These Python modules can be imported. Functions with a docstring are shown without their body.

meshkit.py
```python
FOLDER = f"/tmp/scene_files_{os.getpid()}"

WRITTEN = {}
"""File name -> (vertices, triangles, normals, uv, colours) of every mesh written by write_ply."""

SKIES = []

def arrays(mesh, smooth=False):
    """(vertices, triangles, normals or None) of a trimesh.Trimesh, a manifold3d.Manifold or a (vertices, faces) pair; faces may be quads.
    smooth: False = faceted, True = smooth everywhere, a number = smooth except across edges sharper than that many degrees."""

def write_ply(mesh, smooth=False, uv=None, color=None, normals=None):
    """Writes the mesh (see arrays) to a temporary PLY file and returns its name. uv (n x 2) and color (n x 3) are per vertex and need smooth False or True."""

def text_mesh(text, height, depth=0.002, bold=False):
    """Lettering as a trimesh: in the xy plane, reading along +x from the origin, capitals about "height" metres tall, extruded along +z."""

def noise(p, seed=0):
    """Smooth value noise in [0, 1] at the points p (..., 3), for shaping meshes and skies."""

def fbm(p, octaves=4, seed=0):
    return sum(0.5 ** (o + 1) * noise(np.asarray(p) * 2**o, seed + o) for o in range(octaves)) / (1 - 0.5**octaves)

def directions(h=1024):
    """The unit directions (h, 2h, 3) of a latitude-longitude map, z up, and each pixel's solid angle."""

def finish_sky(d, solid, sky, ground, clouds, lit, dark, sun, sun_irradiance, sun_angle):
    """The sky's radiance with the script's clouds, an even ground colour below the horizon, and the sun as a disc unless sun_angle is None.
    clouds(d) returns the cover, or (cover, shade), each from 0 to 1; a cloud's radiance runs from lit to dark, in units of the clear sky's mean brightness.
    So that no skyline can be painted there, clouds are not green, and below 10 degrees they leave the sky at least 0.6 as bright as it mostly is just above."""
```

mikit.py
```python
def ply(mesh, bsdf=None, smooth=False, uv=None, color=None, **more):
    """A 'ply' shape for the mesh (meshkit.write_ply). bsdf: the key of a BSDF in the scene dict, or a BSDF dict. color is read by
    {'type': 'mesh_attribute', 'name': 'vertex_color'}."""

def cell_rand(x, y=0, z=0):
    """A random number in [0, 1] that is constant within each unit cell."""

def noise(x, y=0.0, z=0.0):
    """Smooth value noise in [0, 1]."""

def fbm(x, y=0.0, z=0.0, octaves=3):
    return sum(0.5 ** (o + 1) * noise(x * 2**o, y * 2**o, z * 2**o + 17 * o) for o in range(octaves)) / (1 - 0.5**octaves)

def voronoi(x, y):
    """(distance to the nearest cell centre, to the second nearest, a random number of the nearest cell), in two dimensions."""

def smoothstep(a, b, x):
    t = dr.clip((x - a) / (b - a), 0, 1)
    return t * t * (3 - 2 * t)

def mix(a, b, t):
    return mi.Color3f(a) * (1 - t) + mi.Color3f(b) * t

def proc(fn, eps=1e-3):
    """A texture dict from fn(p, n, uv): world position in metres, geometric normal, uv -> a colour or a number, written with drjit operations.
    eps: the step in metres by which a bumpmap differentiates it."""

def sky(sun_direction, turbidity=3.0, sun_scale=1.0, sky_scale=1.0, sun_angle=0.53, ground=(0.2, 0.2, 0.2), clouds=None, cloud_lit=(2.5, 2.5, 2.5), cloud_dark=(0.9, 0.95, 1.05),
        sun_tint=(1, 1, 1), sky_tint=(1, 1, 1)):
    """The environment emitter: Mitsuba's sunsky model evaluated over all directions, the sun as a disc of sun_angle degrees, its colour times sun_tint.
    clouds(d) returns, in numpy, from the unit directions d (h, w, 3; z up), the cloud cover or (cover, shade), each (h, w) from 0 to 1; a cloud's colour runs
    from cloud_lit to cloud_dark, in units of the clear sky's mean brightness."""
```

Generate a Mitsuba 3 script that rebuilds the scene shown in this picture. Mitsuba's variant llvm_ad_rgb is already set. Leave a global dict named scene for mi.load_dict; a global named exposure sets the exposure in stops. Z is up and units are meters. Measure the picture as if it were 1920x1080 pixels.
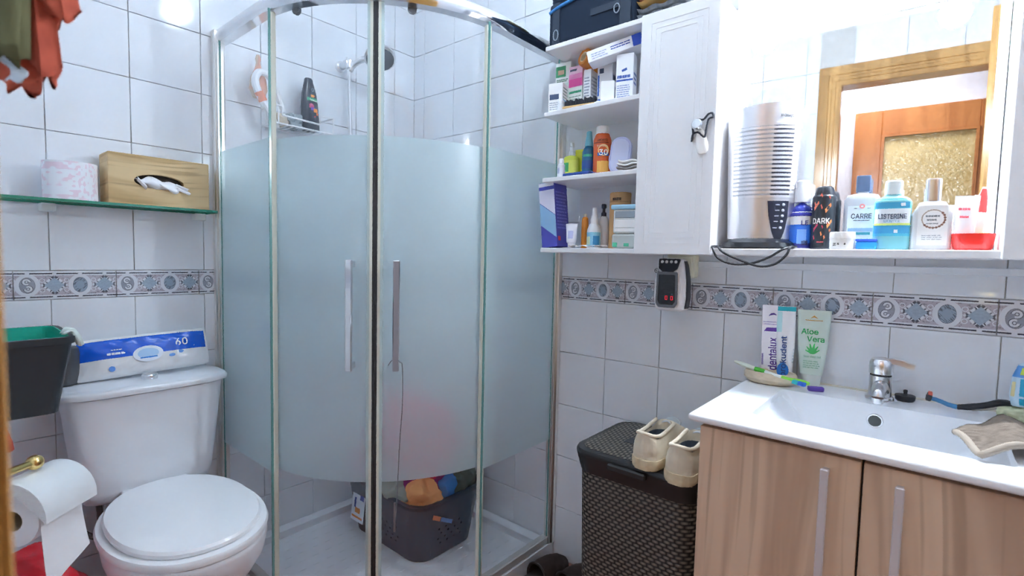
import math, random
import numpy as np, trimesh, drjit as dr, mitsuba as mi, mikit, meshkit
import manifold3d as m3
from shapely.geometry import Polygon, Point, box as sbox
from shapely import affinity

random.seed(7); np.random.seed(7)
scene, labels = {}, {}
T = mi.ScalarTransform4f

# ------------------------------------------------------------------ camera, lights, exposure
CAM = np.array([1.56696, 1.95726, 1.15510]); FPX = 947.886
_yaw, _pitch, _roll = -2.4410690, -0.0629718, 0.0222132
_f = np.array([math.cos(_pitch)*math.cos(_yaw), math.cos(_pitch)*math.sin(_yaw), math.sin(_pitch)])
_r = np.cross(_f, [0, 0, 1.0]); _r /= np.linalg.norm(_r); _u = np.cross(_r, _f)
_up = -math.sin(_roll)*_r + math.cos(_roll)*_u
scene['camera'] = {'type': 'thinlens', 'fov': math.degrees(2*math.atan(960/FPX)), 'fov_axis': 'x', 'aperture_radius': 0.0022, 'focus_distance': 1.5,
                   'near_clip': 0.02, 'far_clip': 50.0,
                   'to_world': T().look_at(origin=CAM.tolist(), target=(CAM+_f).tolist(), up=_up.tolist())}
BULB = (111.0, 121.5, 135.0)      # radiance of the two lamp bulbs over the mirror
HALL = (5.4, 5.6, 5.9)         # radiance of the ceiling lamp in the hallway
CEIL = (6.8, 8.3, 9.7)         # radiance of the round ceiling lamp of the bathroom
exposure = 2.36

# ------------------------------------------------------------------ helpers
def key(name):
    k, n = name, 0
    while k in labels or k in scene or any(x.startswith(k+'__') for x in _keys): n += 1; k = f'{name}_{n:03d}'
    return k
_keys = set()
def lin(h):
    if not isinstance(h, str): return list(h)
    c = [int(h[i:i+2], 16)/255 for i in (1, 3, 5)]
    return [x/12.92 if x <= .04045 else ((x+.055)/1.055)**2.4 for x in c]
def M(color, rough=.45, metal=0.0, spec=.5, coat=0.0, sheen=0.0):
    k = f"mat_{color if isinstance(color, str) else '_'.join(map(str, color))}_{rough}_{metal}_{spec}_{coat}_{sheen}".replace('#', '').replace('.', 'p')
    if k not in scene:
        b = {'type': 'principled', 'base_color': {'type': 'rgb', 'value': lin(color)}, 'roughness': rough, 'metallic': metal, 'specular': spec}
        if coat: b['clearcoat'] = coat
        if sheen: b['sheen'] = sheen
        scene[k] = {'type': 'twosided', 'bsdf': b}
    return k
def PROC(name, fn, rough=.45, spec=.5, bump=None, scale=1.0, eps=1e-3, metal=0.0):
    b = {'type': 'principled', 'base_color': mikit.proc(fn) if callable(fn) else {'type': 'rgb', 'value': lin(fn)}, 'roughness': rough, 'specular': spec, 'metallic': metal}
    if bump: b = {'type': 'bumpmap', 'arbitrary': mikit.proc(bump, eps), 'scale': scale, 'bsdf': b}
    scene[name] = {'type': 'twosided', 'bsdf': b}
    return name
def put(k, mesh, mat, smooth=30, **kw):
    if hasattr(mesh, 'to_mesh'): mesh = tm(mesh)
    scene[k] = mikit.ply(mesh, mat, smooth=smooth, **kw); _keys.add(k); return k
def thing(name, label, cat, group=None):
    k = key(name); labels[k] = {'label': label, 'category': cat}
    if group: labels[k]['group'] = group
    return k
def part(parent, name, mesh, mat, smooth=30, label=None, **kw):
    k = key(parent+'__'+name); put(k, mesh, mat, smooth, **kw)
    if label: labels[k] = {'label': label}
    return k
def one(name, mesh, mat, label, cat, group=None, smooth=30, **kw):
    k = thing(name, label, cat, group); put(k, mesh, mat, smooth, **kw); return k
def struct(name, mesh, mat, label, smooth=False, cat='structure'):
    labels[name] = {'label': label, 'category': cat, 'kind': 'structure'}
    if mesh is not None: put(name, mesh, mat, smooth)
    return name
# frames: local u = right in the picture, v = up, w = out of the wall
def frame(o, u, v, w):
    A = np.eye(4); A[:3, 0], A[:3, 1], A[:3, 2], A[:3, 3] = u, v, w, o; return A
def RW(x, y, z, rot=0, tilt=0, lean=0):     # things by the right wall: w = +x, u = +y ; rot about vertical, tilt in the wall plane, lean back
    A = frame((x, y, z), (0, 1, 0), (0, 0, 1), (1, 0, 0)); return A @ rotm(rot, tilt, lean)
def LW(x, y, z, rot=0, tilt=0, lean=0):     # things by the left wall: w = +y, u = -x
    A = frame((x, y, z), (-1, 0, 0), (0, 0, 1), (0, 1, 0)); return A @ rotm(rot, tilt, lean)
def rotm(rot, tilt, lean):
    R = trimesh.transformations.rotation_matrix
    return R(math.radians(rot), [0, 1, 0]) @ R(math.radians(tilt), [0, 0, 1]) @ R(math.radians(lean), [1, 0, 0])
def at(A, mesh):
    if hasattr(mesh, 'to_mesh'): mesh = tm(mesh)
    m = mesh.copy(); m.apply_transform(A); return m
def mv(mesh, u=0, v=0, w=0): m = mesh.copy(); m.apply_translation((u, v, w)); return m
def cat(*ms): return trimesh.util.concatenate([tm(m) if hasattr(m, 'to_mesh') else m for m in ms])
def tm(man):
    m = man.to_mesh(); return trimesh.Trimesh(np.array(m.vert_properties[:, :3]), np.array(m.tri_verts), process=False)
def man(t):
    return m3.Manifold(m3.Mesh(np.asarray(t.vertices, np.float32), np.asarray(t.faces, np.uint32)))
def bx(x0, x1, y0, y1, z0, z1, b=0.0):      # box between limits, edges chamfered by b
    if b <= 0:
        m = trimesh.creation.box((x1-x0, y1-y0, z1-z0)); m.apply_translation(((x0+x1)/2, (y0+y1)/2, (z0+z1)/2)); return m
    P = []
    for sx, X, dx in ((0, x0, b), (1, x1, -b)):
        for sy, Y, dy in ((0, y0, b), (1, y1, -b)):
            for sz, Z, dz in ((0, z0, b), (1, z1, -b)):
                P += [(X+dx, Y+dy, Z), (X+dx, Y, Z+dz), (X, Y+dy, Z+dz)]
    return trimesh.convex.convex_hull(np.array(P))
def rbox(x0, x1, y0, y1, z0, z1, r, seg=12):
    s = tm(m3.Manifold.sphere(r, seg)).vertices
    P = [s+np.array((X, Y, Z)) for X in (x0+r, x1-r) for Y in (y0+r, y1-r) for Z in (z0+r, z1-r)]
    return trimesh.convex.convex_hull(np.vstack(P))
def lathe(prof, n=28, a0=0.0):
    prof = np.array(prof, float); ang = np.arange(n)*2*np.pi/n + a0
    V, F = [], []
    for r, v in prof: V.append(np.stack([r*np.sin(ang), np.full(n, v), r*np.cos(ang)], 1))
    V = np.vstack(V); m = len(prof)
    for i in range(m-1):
        for j in range(n):
            a, b, c, d = i*n+j, i*n+(j+1) % n, (i+1)*n+(j+1) % n, (i+1)*n+j
            F += [(a, b, c), (a, c, d)]
    k = len(V); V = np.vstack([V, [[0, prof[0, 1], 0], [0, prof[-1, 1], 0]]])
    for j in range(n): F += [(k, (j+1) % n, j), (k+1, (m-1)*n+j, (m-1)*n+(j+1) % n)]
    t = trimesh.Trimesh(V, F, process=False); t.merge_vertices(); t.update_faces(t.nondegenerate_faces()); return t
def loft(rings, cap=True):
    rings = [np.asarray(r, float) for r in rings]; n = len(rings[0]); V = np.vstack(rings); F = []
    for i in range(len(rings)-1):
        for j in range(n):
            a, b, c, d = i*n+j, i*n+(j+1) % n, (i+1)*n+(j+1) % n, (i+1)*n+j
            F += [(a, b, c), (a, c, d)]
    if cap:
        k = len(V); V = np.vstack([V, rings[0].mean(0), rings[-1].mean(0)]); L = (len(rings)-1)*n
        for j in range(n): F += [(k, (j+1) % n, j), (k+1, L+j, L+(j+1) % n)]
    t = trimesh.Trimesh(V, F, process=False)
    if cap and t.volume < 0: t.invert()
    return t
def sel(a, b, n=2.0, N=36, ph=0.0):          # superellipse outline (u, w)
    t = np.arange(N)*2*np.pi/N + ph; c, s = np.cos(t), np.sin(t)
    return np.stack([a*np.sign(c)*np.abs(c)**(2/n), b*np.sign(s)*np.abs(s)**(2/n)], 1)
def oval(secs, n=2.0, N=36):                 # secs: (v, a, b[, du, dw]) -> upright body of superelliptic sections
    R = []
    for s in secs:
        p = sel(s[1], s[2], s[5] if len(s) > 5 else n, N); du, dw = (s[3], s[4]) if len(s) > 4 else (0, 0)
        R.append(np.stack([p[:, 0]+du, np.full(N, s[0]), p[:, 1]+dw], 1))
    return loft(R)
def patch(secs, n, v0, v1, a0, a1, off=.0004, nv=6, na=14):   # a printed label that follows an oval body, front = +w, angles from -90..90 of front
    vs = np.linspace(v0, v1, nv); S = np.array([s[:3] for s in secs], float)
    V = []
    for v in vs:
        a, b = np.interp(v, S[:, 0], S[:, 1])+off, np.interp(v, S[:, 0], S[:, 2])+off
        t = np.radians(90-np.linspace(a0, a1, na)); c, s = np.cos(t), np.sin(t)
        V.append(np.stack([a*np.sign(c)*np.abs(c)**(2/n), np.full(na, v), b*np.sign(s)*np.abs(s)**(2/n)], 1))
    V = np.vstack(V); F = []
    for i in range(nv-1):
        for j in range(na-1):
            a, b, c, d = i*na+j, i*na+j+1, (i+1)*na+j+1, (i+1)*na+j
            F += [(a, b, c), (a, c, d)]
    return trimesh.Trimesh(V, F, process=False)
def crom(P, k=6):
    P = np.array(P, float); Q = np.vstack([2*P[0]-P[1], P, 2*P[-1]-P[-2]]); out = []
    for i in range(1, len(Q)-2):
        for t in np.linspace(0, 1, k, endpoint=False):
            a, b, c, d = Q[i-1], Q[i], Q[i+1], Q[i+2]
            out.append(.5*((2*b)+(c-a)*t+(2*a-5*b+4*c-d)*t*t+(3*b-a-3*c+d)*t**3))
    return np.vstack([out, P[-1]])
def tube(P, r, sides=8, k=0):
    P = crom(P, k) if k else np.array(P, float)
    d = np.gradient(P, axis=0); d /= np.linalg.norm(d, axis=1, keepdims=True)+1e-12
    up = np.array([0, 0, 1.0]) if abs(d[0][2]) < .9 else np.array([1.0, 0, 0])
    a = np.cross(d[0], up); a /= np.linalg.norm(a); R = []; r = np.full(len(P), r, float) if np.isscalar(r) else np.interp(np.linspace(0, 1, len(P)), np.linspace(0, 1, len(r)), r)
    ang = np.arange(sides)*2*np.pi/sides
    for i in range(len(P)):
        a = a-d[i]*(a@d[i]); a /= np.linalg.norm(a); b = np.cross(d[i], a)
        R.append(P[i]+r[i]*(np.cos(ang)[:, None]*a+np.sin(ang)[:, None]*b))
    return loft(R)
def bar(P, wd, th, up=(0, 0, 1)):             # a flat bar of rectangular section along a polyline; th is measured along up
    P = np.array(P, float); d = np.gradient(P, axis=0); d /= np.linalg.norm(d, axis=1, keepdims=True)
    U = np.array(up, float); R = []
    for p, t in zip(P, d):
        s = np.cross(t, U); s /= np.linalg.norm(s)
        R.append([p+s*wd/2-U*th/2, p+s*wd/2+U*th/2, p-s*wd/2+U*th/2, p-s*wd/2-U*th/2])
    return loft(R)
def ext(poly, h, v=0.0):                      # extrude a (u, v) outline along +w
    t = trimesh.creation.extrude_polygon(poly, h, engine='earcut'); t.apply_translation((0, 0, v)); return t
def rr(w, h, r, cx=0, cy=0): return sbox(cx-w/2+r, cy-h/2+r, cx+w/2-r, cy+h/2-r).buffer(r, quad_segs=6)
def solid(V, F, th):                          # thicken an open grid
    t = trimesh.Trimesh(V, F, process=False); n = t.vertex_normals; N = len(V)
    W = np.vstack([V+n*th/2, V-n*th/2]); G = np.vstack([F, np.array(F)[:, ::-1]+N])
    e = trimesh.Trimesh(V, F, process=False).edges; es = np.sort(e, 1); u, inv, c = np.unique(es, axis=0, return_inverse=True, return_counts=True)
    B = e[c[inv.ravel()] == 1]; G = np.vstack([G, np.stack([B[:, 1], B[:, 0], B[:, 0]+N], 1), np.stack([B[:, 1], B[:, 0]+N, B[:, 1]+N], 1)])
    return trimesh.Trimesh(W, G, process=False)
def grid(fn, ns, nt, th=.002):
    s, t = np.meshgrid(np.linspace(0, 1, ns), np.linspace(0, 1, nt), indexing='ij'); V = fn(s, t).reshape(-1, 3); F = []
    for i in range(ns-1):
        for j in range(nt-1):
            a = i*nt+j; F += [(a, a+nt, a+nt+1), (a, a+nt+1, a+1)]
    return solid(V, np.array(F), th)
def blob(c, r, seed=0, amp=.25, freq=14, sub=4, floor=None):   # a crumpled heap of cloth
    t = trimesh.creation.icosphere(sub, 1.0); v = t.vertices*np.array(r)
    n = meshkit.fbm(v*freq+seed*7.3, 3, seed); ridge = 1-np.abs(2*meshkit.noise(v*freq*1.4+seed, seed+5)-1)
    v = v*(1+amp*(n-.5)[:, None]*1.6+amp*(ridge-.5)[:, None]*.8)+np.array(c)
    if floor is not None: v[:, 2] = np.maximum(v[:, 2], floor)
    return trimesh.Trimesh(v, t.faces, process=False)
def text(s, h, cu, cv, w=0.0, bold=False, turn=0, depth=.0004, width=None):   # lettering centred at (cu, cv) in the local frame
    t = meshkit.text_mesh(s, h, depth, bold); b = t.bounds
    t.apply_translation((-(b[0][0]+b[1][0])/2, -h/2, 0))
    if width: t.apply_scale([width/(b[1][0]-b[0][0]), 1, 1])
    if turn: t.apply_transform(trimesh.transformations.rotation_matrix(math.radians(turn), [0, 0, 1]))
    t.apply_translation((cu, cv, w)); return t
def bend(t, r, w0=0.0):                       # wrap flat lettering round an upright cylinder of radius r
    v = t.vertices.copy(); q = v[:, 2]+r; a = v[:, 0]/r
    t = t.copy(); t.vertices = np.stack([q*np.sin(a), v[:, 1], q*np.cos(a)+w0], 1); return t
def flat(u0, u1, v0, v1, w, th=.0005): return bx(u0, u1, v0, v1, w, w+th)
def lines(u0, u1, v0, v1, n, w, fill=.45, seed=1, th=.0003):   # small print as rows of word bars
    rnd = random.Random(seed); ms = []; hh = (v1-v0)/n
    for i in range(n):
        u = u0
        while u < u1-.15*(u1-u0):
            l = min((u1-u0)*rnd.uniform(.12, .3), u1-u); ms.append(bx(u, u+l*.85, v1-(i+1)*hh, v1-(i+1)*hh+hh*fill, w, w+th)); u += l
    return cat(*ms)

# ------------------------------------------------------------------ materials with procedural colour
noise, fbm, smoothstep, mix = mikit.noise, mikit.fbm, mikit.smoothstep, mikit.mix
PROC('mat_tile', lin('#ebf0f6'), .07, .32, bump=lambda p, n, uv: fbm(p.x*9+3, p.y*9, p.z*9, 2), scale=.0011, eps=.003)
PROC('mat_floor', lambda p, n, uv: mix(lin('#74493f'), lin('#946255'), fbm(p.x*14, p.y*14, 0, 3)), .25)
def wood(a, b, c, sx, sz, amt=1.0):
    def fn(p, n, uv):
        h = dr.select(dr.abs(n.x) > .6, p.y, dr.select(dr.abs(n.y) > .6, p.x, p.y+p.x))
        warp = fbm(h*5, p.z*1.1, 2.0, 3)*.55
        g = fbm(h*sx+warp*6, p.z*sz, 1.0, 4); line = noise((h+warp*.12)*sx*6, p.z*sz*2.5, 5.0)
        return mix(mix(lin(a), lin(b), smoothstep(.3, .7, g)), lin(c), smoothstep(.6, .95, line)*.5*amt)
    return fn
def hwood(a, b, c, sx, sz):                    # grain along the horizontal
    def fn(p, n, uv):
        h = p.x+p.y; warp = fbm(h*3, p.z*10, 2.0, 3)
        g = fbm(h*sz+warp, p.z*sx+warp*3, 1.0, 4); line = noise(h*sz*2, p.z*sx*5+warp*6, 5.0)
        return mix(mix(lin(a), lin(b), smoothstep(.3, .7, g)), lin(c), smoothstep(.55, .9, line)*.55)
    return fn
PROC('mat_vanity_wood', wood('#b0917a', '#ceb299', '#8f735d', 22, 1.1, .9), .4, .4)
PROC('mat_oak', wood('#a87d45', '#c89a5c', '#8a632f', 24, 2.0), .22, .5)
PROC('mat_orange_wood', wood('#a06234', '#b0713f', '#8a5027', 18, 1.5, .6), .3, .5)
PROC('mat_box_wood', hwood('#b89a6c', '#cfb58a', '#97784e', 30, 4), .6, .3)
def weave(p, n, uv):
    top = dr.abs(n.z) > .7
    h = dr.select(top, p.x, dr.select(dr.abs(n.x) > dr.abs(n.y), p.y, p.x)); g = dr.select(top, p.y, p.z)
    row = dr.floor(g/.0105); a = h/.021+.5*(row-2*dr.floor(row/2))
    fu, fv = a-dr.floor(a), g/.0105-row
    return dr.sqrt(dr.maximum(0, 4*fu*(1-fu)))*dr.sqrt(dr.maximum(0, 4*fv*(1-fv)))
PROC('mat_wicker', lambda p, n, uv: mix(lin('#151413'), lin('#7a7266'), weave(p, n, uv)**3), .38, .5, bump=weave, scale=.0028, eps=.001)
def cloth_bump(p, n, uv): return fbm(p.x*300, p.y*300, p.z*300, 2)
def fabric(name, color, sc=.0008, rough=.95): return PROC(name, color if callable(color) else lin(color), rough, .15, bump=cloth_bump, scale=sc, eps=.0008)
def listello(axis, off):                       # the printed decor of the border tiles: rings, diamonds and dashes
    def fn(p, n, uv):
        s0 = (p.x if axis == 'x' else p.y)-off; t = p.z-1.0417
        k = dr.floor(s0/.11525+.5); s = s0-k*.11525; odd = k-2*dr.floor(k/2)
        white, bg, blue, dark = lin('#dcdfe6'), lin('#b8b2bb'), lin('#93a4b4'), lin('#50525f')
        grain = fbm(p.x*260, p.y*260, p.z*260, 2)
        col = mix(white, mix(bg, dark, smoothstep(.58, .8, grain)*.6), smoothstep(.0285, .0275, dr.abs(t)))
        ds, dt = dr.abs(dr.abs(s)-.0576), dr.abs(t); dia = ds/.030+dt/.030
        col = mix(col, mix(dark, white, smoothstep(.3, .6, noise((ds-dt)*320, (ds+dt)*60))), smoothstep(1.03, .98, dia)*smoothstep(.0275, .0265, dt))
        col = mix(col, mix(blue, lin('#a9b8c6'), grain), smoothstep(.76, .72, dia))
        sx = dr.abs(s)-.031; sw = dr.sqrt(sx*sx+dr.square(dr.abs(t)-.014))
        col = mix(col, white, smoothstep(.0012, .0006, dr.abs(sw-.0052))*smoothstep(.0275, .0265, dt))
        ro = dr.sqrt(dr.square(s/.0268)+dr.square(t/.0312)); ri = dr.sqrt(dr.square(s/.0165)+dr.square(t/.0222))
        col = mix(col, white, smoothstep(1.03, .99, ro))
        stripe = smoothstep(.45, .6, noise((s+t)*430, (s-t)*90, k))
        inner = dr.select(odd > .5, mix(blue, dark, stripe*.75*smoothstep(.45, .7, ri)), mix(lin('#9da2ae'), dark, .3*grain))
        for sg in (1.0, -1.0):
            d = dr.sqrt(dr.square(s-sg*.0015)+dr.square(t-sg*.0098)); half = dr.select((s*sg > -.002) | (t*sg > .0105), 1.0, 0.0); off_ = dr.select(odd > .5, 0.0, half)
            inner = mix(inner, dark, off_*smoothstep(.0042, .0034, dr.abs(d-.0066))); inner = mix(inner, white, off_*smoothstep(.0028, .002, dr.abs(d-.0066))); inner = mix(inner, white, dr.select(odd > .5, 0.0, smoothstep(.0030, .002, d)*.8))
        col = mix(col, inner, smoothstep(1.02, .97, ri)); col = mix(col, dark, smoothstep(.05, .02, dr.abs(ri-1))*.6)
        kd = dr.floor(s0/.057625); f = s0/.057625-kd
        dash = smoothstep(.07, .09, f)*smoothstep(.93, .91, f)*smoothstep(.0021, .0014, dr.abs(dr.abs(t)-.0335))
        return mix(col, lin('#3c3f4e'), dash)
    return fn
PROC('mat_border_left', listello('x', 1.016+.11525), .12)
PROC('mat_border_right', listello('y', .9398), .12)
PROC('mat_border_back', listello('y', .9398), .12)
scene['mat_glass'] = {'type': 'thindielectric', 'int_ior': 1.5}
scene['mat_frost'] = {'type': 'principledthin', 'base_color': {'type': 'rgb', 'value': lin('#e2f3f5')}, 'roughness': .34, 'spec_trans': .50, 'diff_trans': .70, 'eta': 1.5, 'spec_tint': 0.0}
scene['mat_mirror'] = {'type': 'conductor', 'material': 'none', 'specular_reflectance': {'type': 'rgb', 'value': [.90, .925, .94]}}
CHROME = M([.74, .75, .77], .06, 1.0); SATIN = M([.80, .80, .80], .3, 1.0); BRASS = M([.83, .62, .25], .15, 1.0); ALU = M([.78, .77, .74], .28, 1.0)
WHITE = M('#e9ebee', .3); CERAMIC = M('#e4e8ed', .07, spec=.6); BLACK = M('#141518', .35); GROUT = M('#c6c5c2', .9); SEAL = M('#cfcfc0', .4)
LAM = M('#e9eaec', .32)

# ------------------------------------------------------------------ the room
ZB, ZT, W, YE, ZC = 1.0, 1.0834, 1.545, 2.62, 2.45
struct('floor', bx(-.1, 2.9, -.1, 3.4, -.1, -.006), GROUT, 'warm brown tiled bathroom floor', cat='floor')
struct('ceiling', bx(-.1, 2.9, -.1, 3.4, ZC, ZC+.1), M('#f2f3f4', .8), 'plain white ceiling', cat='ceiling')
struct('wall_left', bx(-.1, 1.62, -.1, -.006, 0, ZC), GROUT, 'white tiled wall behind the toilet with a patterned border row', cat='wall')
struct('wall_right', bx(-.1, -.006, -.1, YE+.1, 0, ZC), GROUT, 'white tiled wall behind the washbasin and hamper with a patterned border row', cat='wall')
struct('wall_end', bx(-.006, 1.62, YE, YE+.1, 0, ZC), M('#dde3ee', .3), 'white wall beyond the washbasin', cat='wall')
DY0, DY1, DZ = 1.653, 2.283, 2.003            # bathroom doorway
struct('wall_back', cat(bx(W+.006, W+.095, -.006, DY0, 0, ZC), bx(W+.006, W+.095, DY1, YE, 0, ZC), bx(W+.006, W+.095, DY0, DY1, DZ, ZC)), GROUT, 'white tiled wall with the doorway, seen in the mirror', cat='wall')
def tile_mesh(a, b, th=.006):                  # chamfered tile a x b in (u, v), face at w = 0, back at w = -th
    R = [np.array([(i, i), (a-i, i), (a-i, b-i), (i, b-i)]) for i in (0, 0, .0005, .002)]
    V = np.vstack([np.c_[r, np.full(4, z)] for r, z in zip(R, (-th, -.0016, -.0005, 0))]); F = []
    for i in range(3):
        for j in range(4):
            q = (i*4+j, i*4+(j+1) % 4, i*4+4+(j+1) % 4, i*4+4+j); F += [(q[0], q[1], q[2]), (q[0], q[2], q[3])]
    F += [(12, 13, 14), (12, 14, 15)]
    return trimesh.Trimesh(V, F, process=False)
_tiles = {}
def lay(wall, mat, A, h0, hoff, h1, rows, pitch=.2, name='tile', j=.002, holes=()):
    k0 = math.floor((h0-hoff)/pitch)
    for z0, z1 in rows:
        k = k0
        while hoff+k*pitch < h1-1e-6:
            a, b = max(h0, hoff+k*pitch+j/2), min(h1, hoff+(k+1)*pitch-j/2); k += 1
            if b-a < .006: continue
            for (c, d, e, g) in holes:
                if c <= a and b <= d and e <= z0 and z1 <= g: a = b
                elif e < z1-.004 and z0+.004 < g:
                    if a < c < b: b = c
                    elif a < d < b: a = d
            if b-a < .006: continue
            sz = (round(b-a, 4), round(z1-z0-j, 4), mat)
            if sz not in _tiles: _tiles[sz] = mikit.ply(tile_mesh(*sz[:2]), mat, smooth=True)
            q = key(wall+'__'+name); _keys.add(q); scene[q] = {**_tiles[sz], 'to_world': T((A @ frame((a, z0+j/2, 0), (1, 0, 0), (0, 1, 0), (0, 0, 1))).tolist())}
low = [(i*.2, i*.2+.2) for i in range(5)]; high = [(ZT+i*.2, min(ZT+i*.2+.2, ZC)) for i in range(7)]; edge = [(ZB, ZT)]
AR = frame((0, 0, 0), (0, 1, 0), (0, 0, 1), (1, 0, 0))
AB = frame((W, 0, 0), (0, -1, 0), (0, 0, 1), (-1, 0, 0))
AF = frame((0, 0, 0), (1, 0, 0), (0, 1, 0), (0, 0, 1))
ALw = frame((0, 0, 0), (-1, 0, 0), (0, 0, 1), (0, 1, 0))
lay('wall_left', 'mat_tile', ALw, -W, -.9127-2, 0, low+high); lay('wall_left', 'mat_border_left', ALw, -W, -1.131-.0288-.2305*6, 0, edge, .2305, 'border_tile')
lay('wall_right', 'mat_tile', AR, 0, 1.0723-1.2, 2.30, low+high); lay('wall_right', 'mat_border_right', AR, 0, .9398-.0288-.2305*6, 2.30, edge, .2305, 'border_tile')
HO = [(-DY1-.1, -DY0+.095, 0, DZ+.109)]
lay('wall_back', 'mat_tile', AB, -YE, -1.5-1.4, 0, [(a, b) for a, b in high], holes=HO)
lay('wall_back', 'mat_tile', AB, -YE, -1.5-1.4, 0, [(0, .4), (.4, .8), (.8, 1.0)], pitch=.4, holes=HO); lay('wall_back', 'mat_border_back', AB, -YE, -2.8, 0, edge, .2305, 'border_tile', holes=HO)
lay('floor', 'mat_floor', AF, .0, .02-.3, 1.62, [(i*.3-.05 if i else 0.0, i*.3+.25) for i in range(9)], .3)
# doorway of the bathroom: lining, stepped architraves, the open leaf
d1 = struct('door_1', None, None, 'light oak doorway with stepped architraves and open door leaf, seen in the mirror', cat='door')
part(d1, 'lining', cat(bx(W+.0005, W+.1, DY0-.02, DY0, 0, DZ), bx(W+.0005, W+.1, DY1, DY1+.02, 0, DZ), bx(W+.0005, W+.1, DY0-.02, DY1+.02, DZ, DZ+.02)), 'mat_oak', False)
def archi(x0, dx):
    ms = []
    for i, (a, b, t) in enumerate(((0, .024, .0024), (.024, .040, .0042), (.040, .054, .0030), (.054, .096, .0052))):
        g = lambda q: x0+dx*q
        xs = sorted((g(0), g(t)))
        ms += [bx(*xs, DY0-b, DY0-a, 0, DZ+a, .0015), bx(*xs, DY1+a, DY1+b, 0, DZ+a, .0015), bx(*xs, DY0-b, DY1+b, DZ+a, DZ+b, .0015)]
    return ms
ms = archi(W, -1)
for k in range(0, len(ms), 3):
    part(d1, 'architrave', cat(*ms[k:k+3]), 'mat_oak', False)
part(d1, 'hall_architrave', cat(*archi(W+.1, 1)), 'mat_oak', False)
lf = frame((1.537, 2.236, .012), (-.9807, -.1955, 0), (0, 0, 1), (-.1955, .9807, 0))    # u runs from hinge to free edge
part(d1, 'leaf', at(lf, cat(bx(0, .66, 0, 1.995, 0, .035, .002), bx(.1, .56, .15, .9, -.006, .041, .004), bx(.1, .56, 1.05, 1.85, -.006, .041, .004))), 'mat_oak', False)
part(d1, 'handle', at(lf, cat(tube([(.60, 1.02, .0), (.60, 1.02, -.05), (.50, 1.02, -.05)], .009), tube([(.60, 1.02, .03), (.60, 1.02, .085), (.50, 1.02, .085)], .009))), BRASS)
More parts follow.
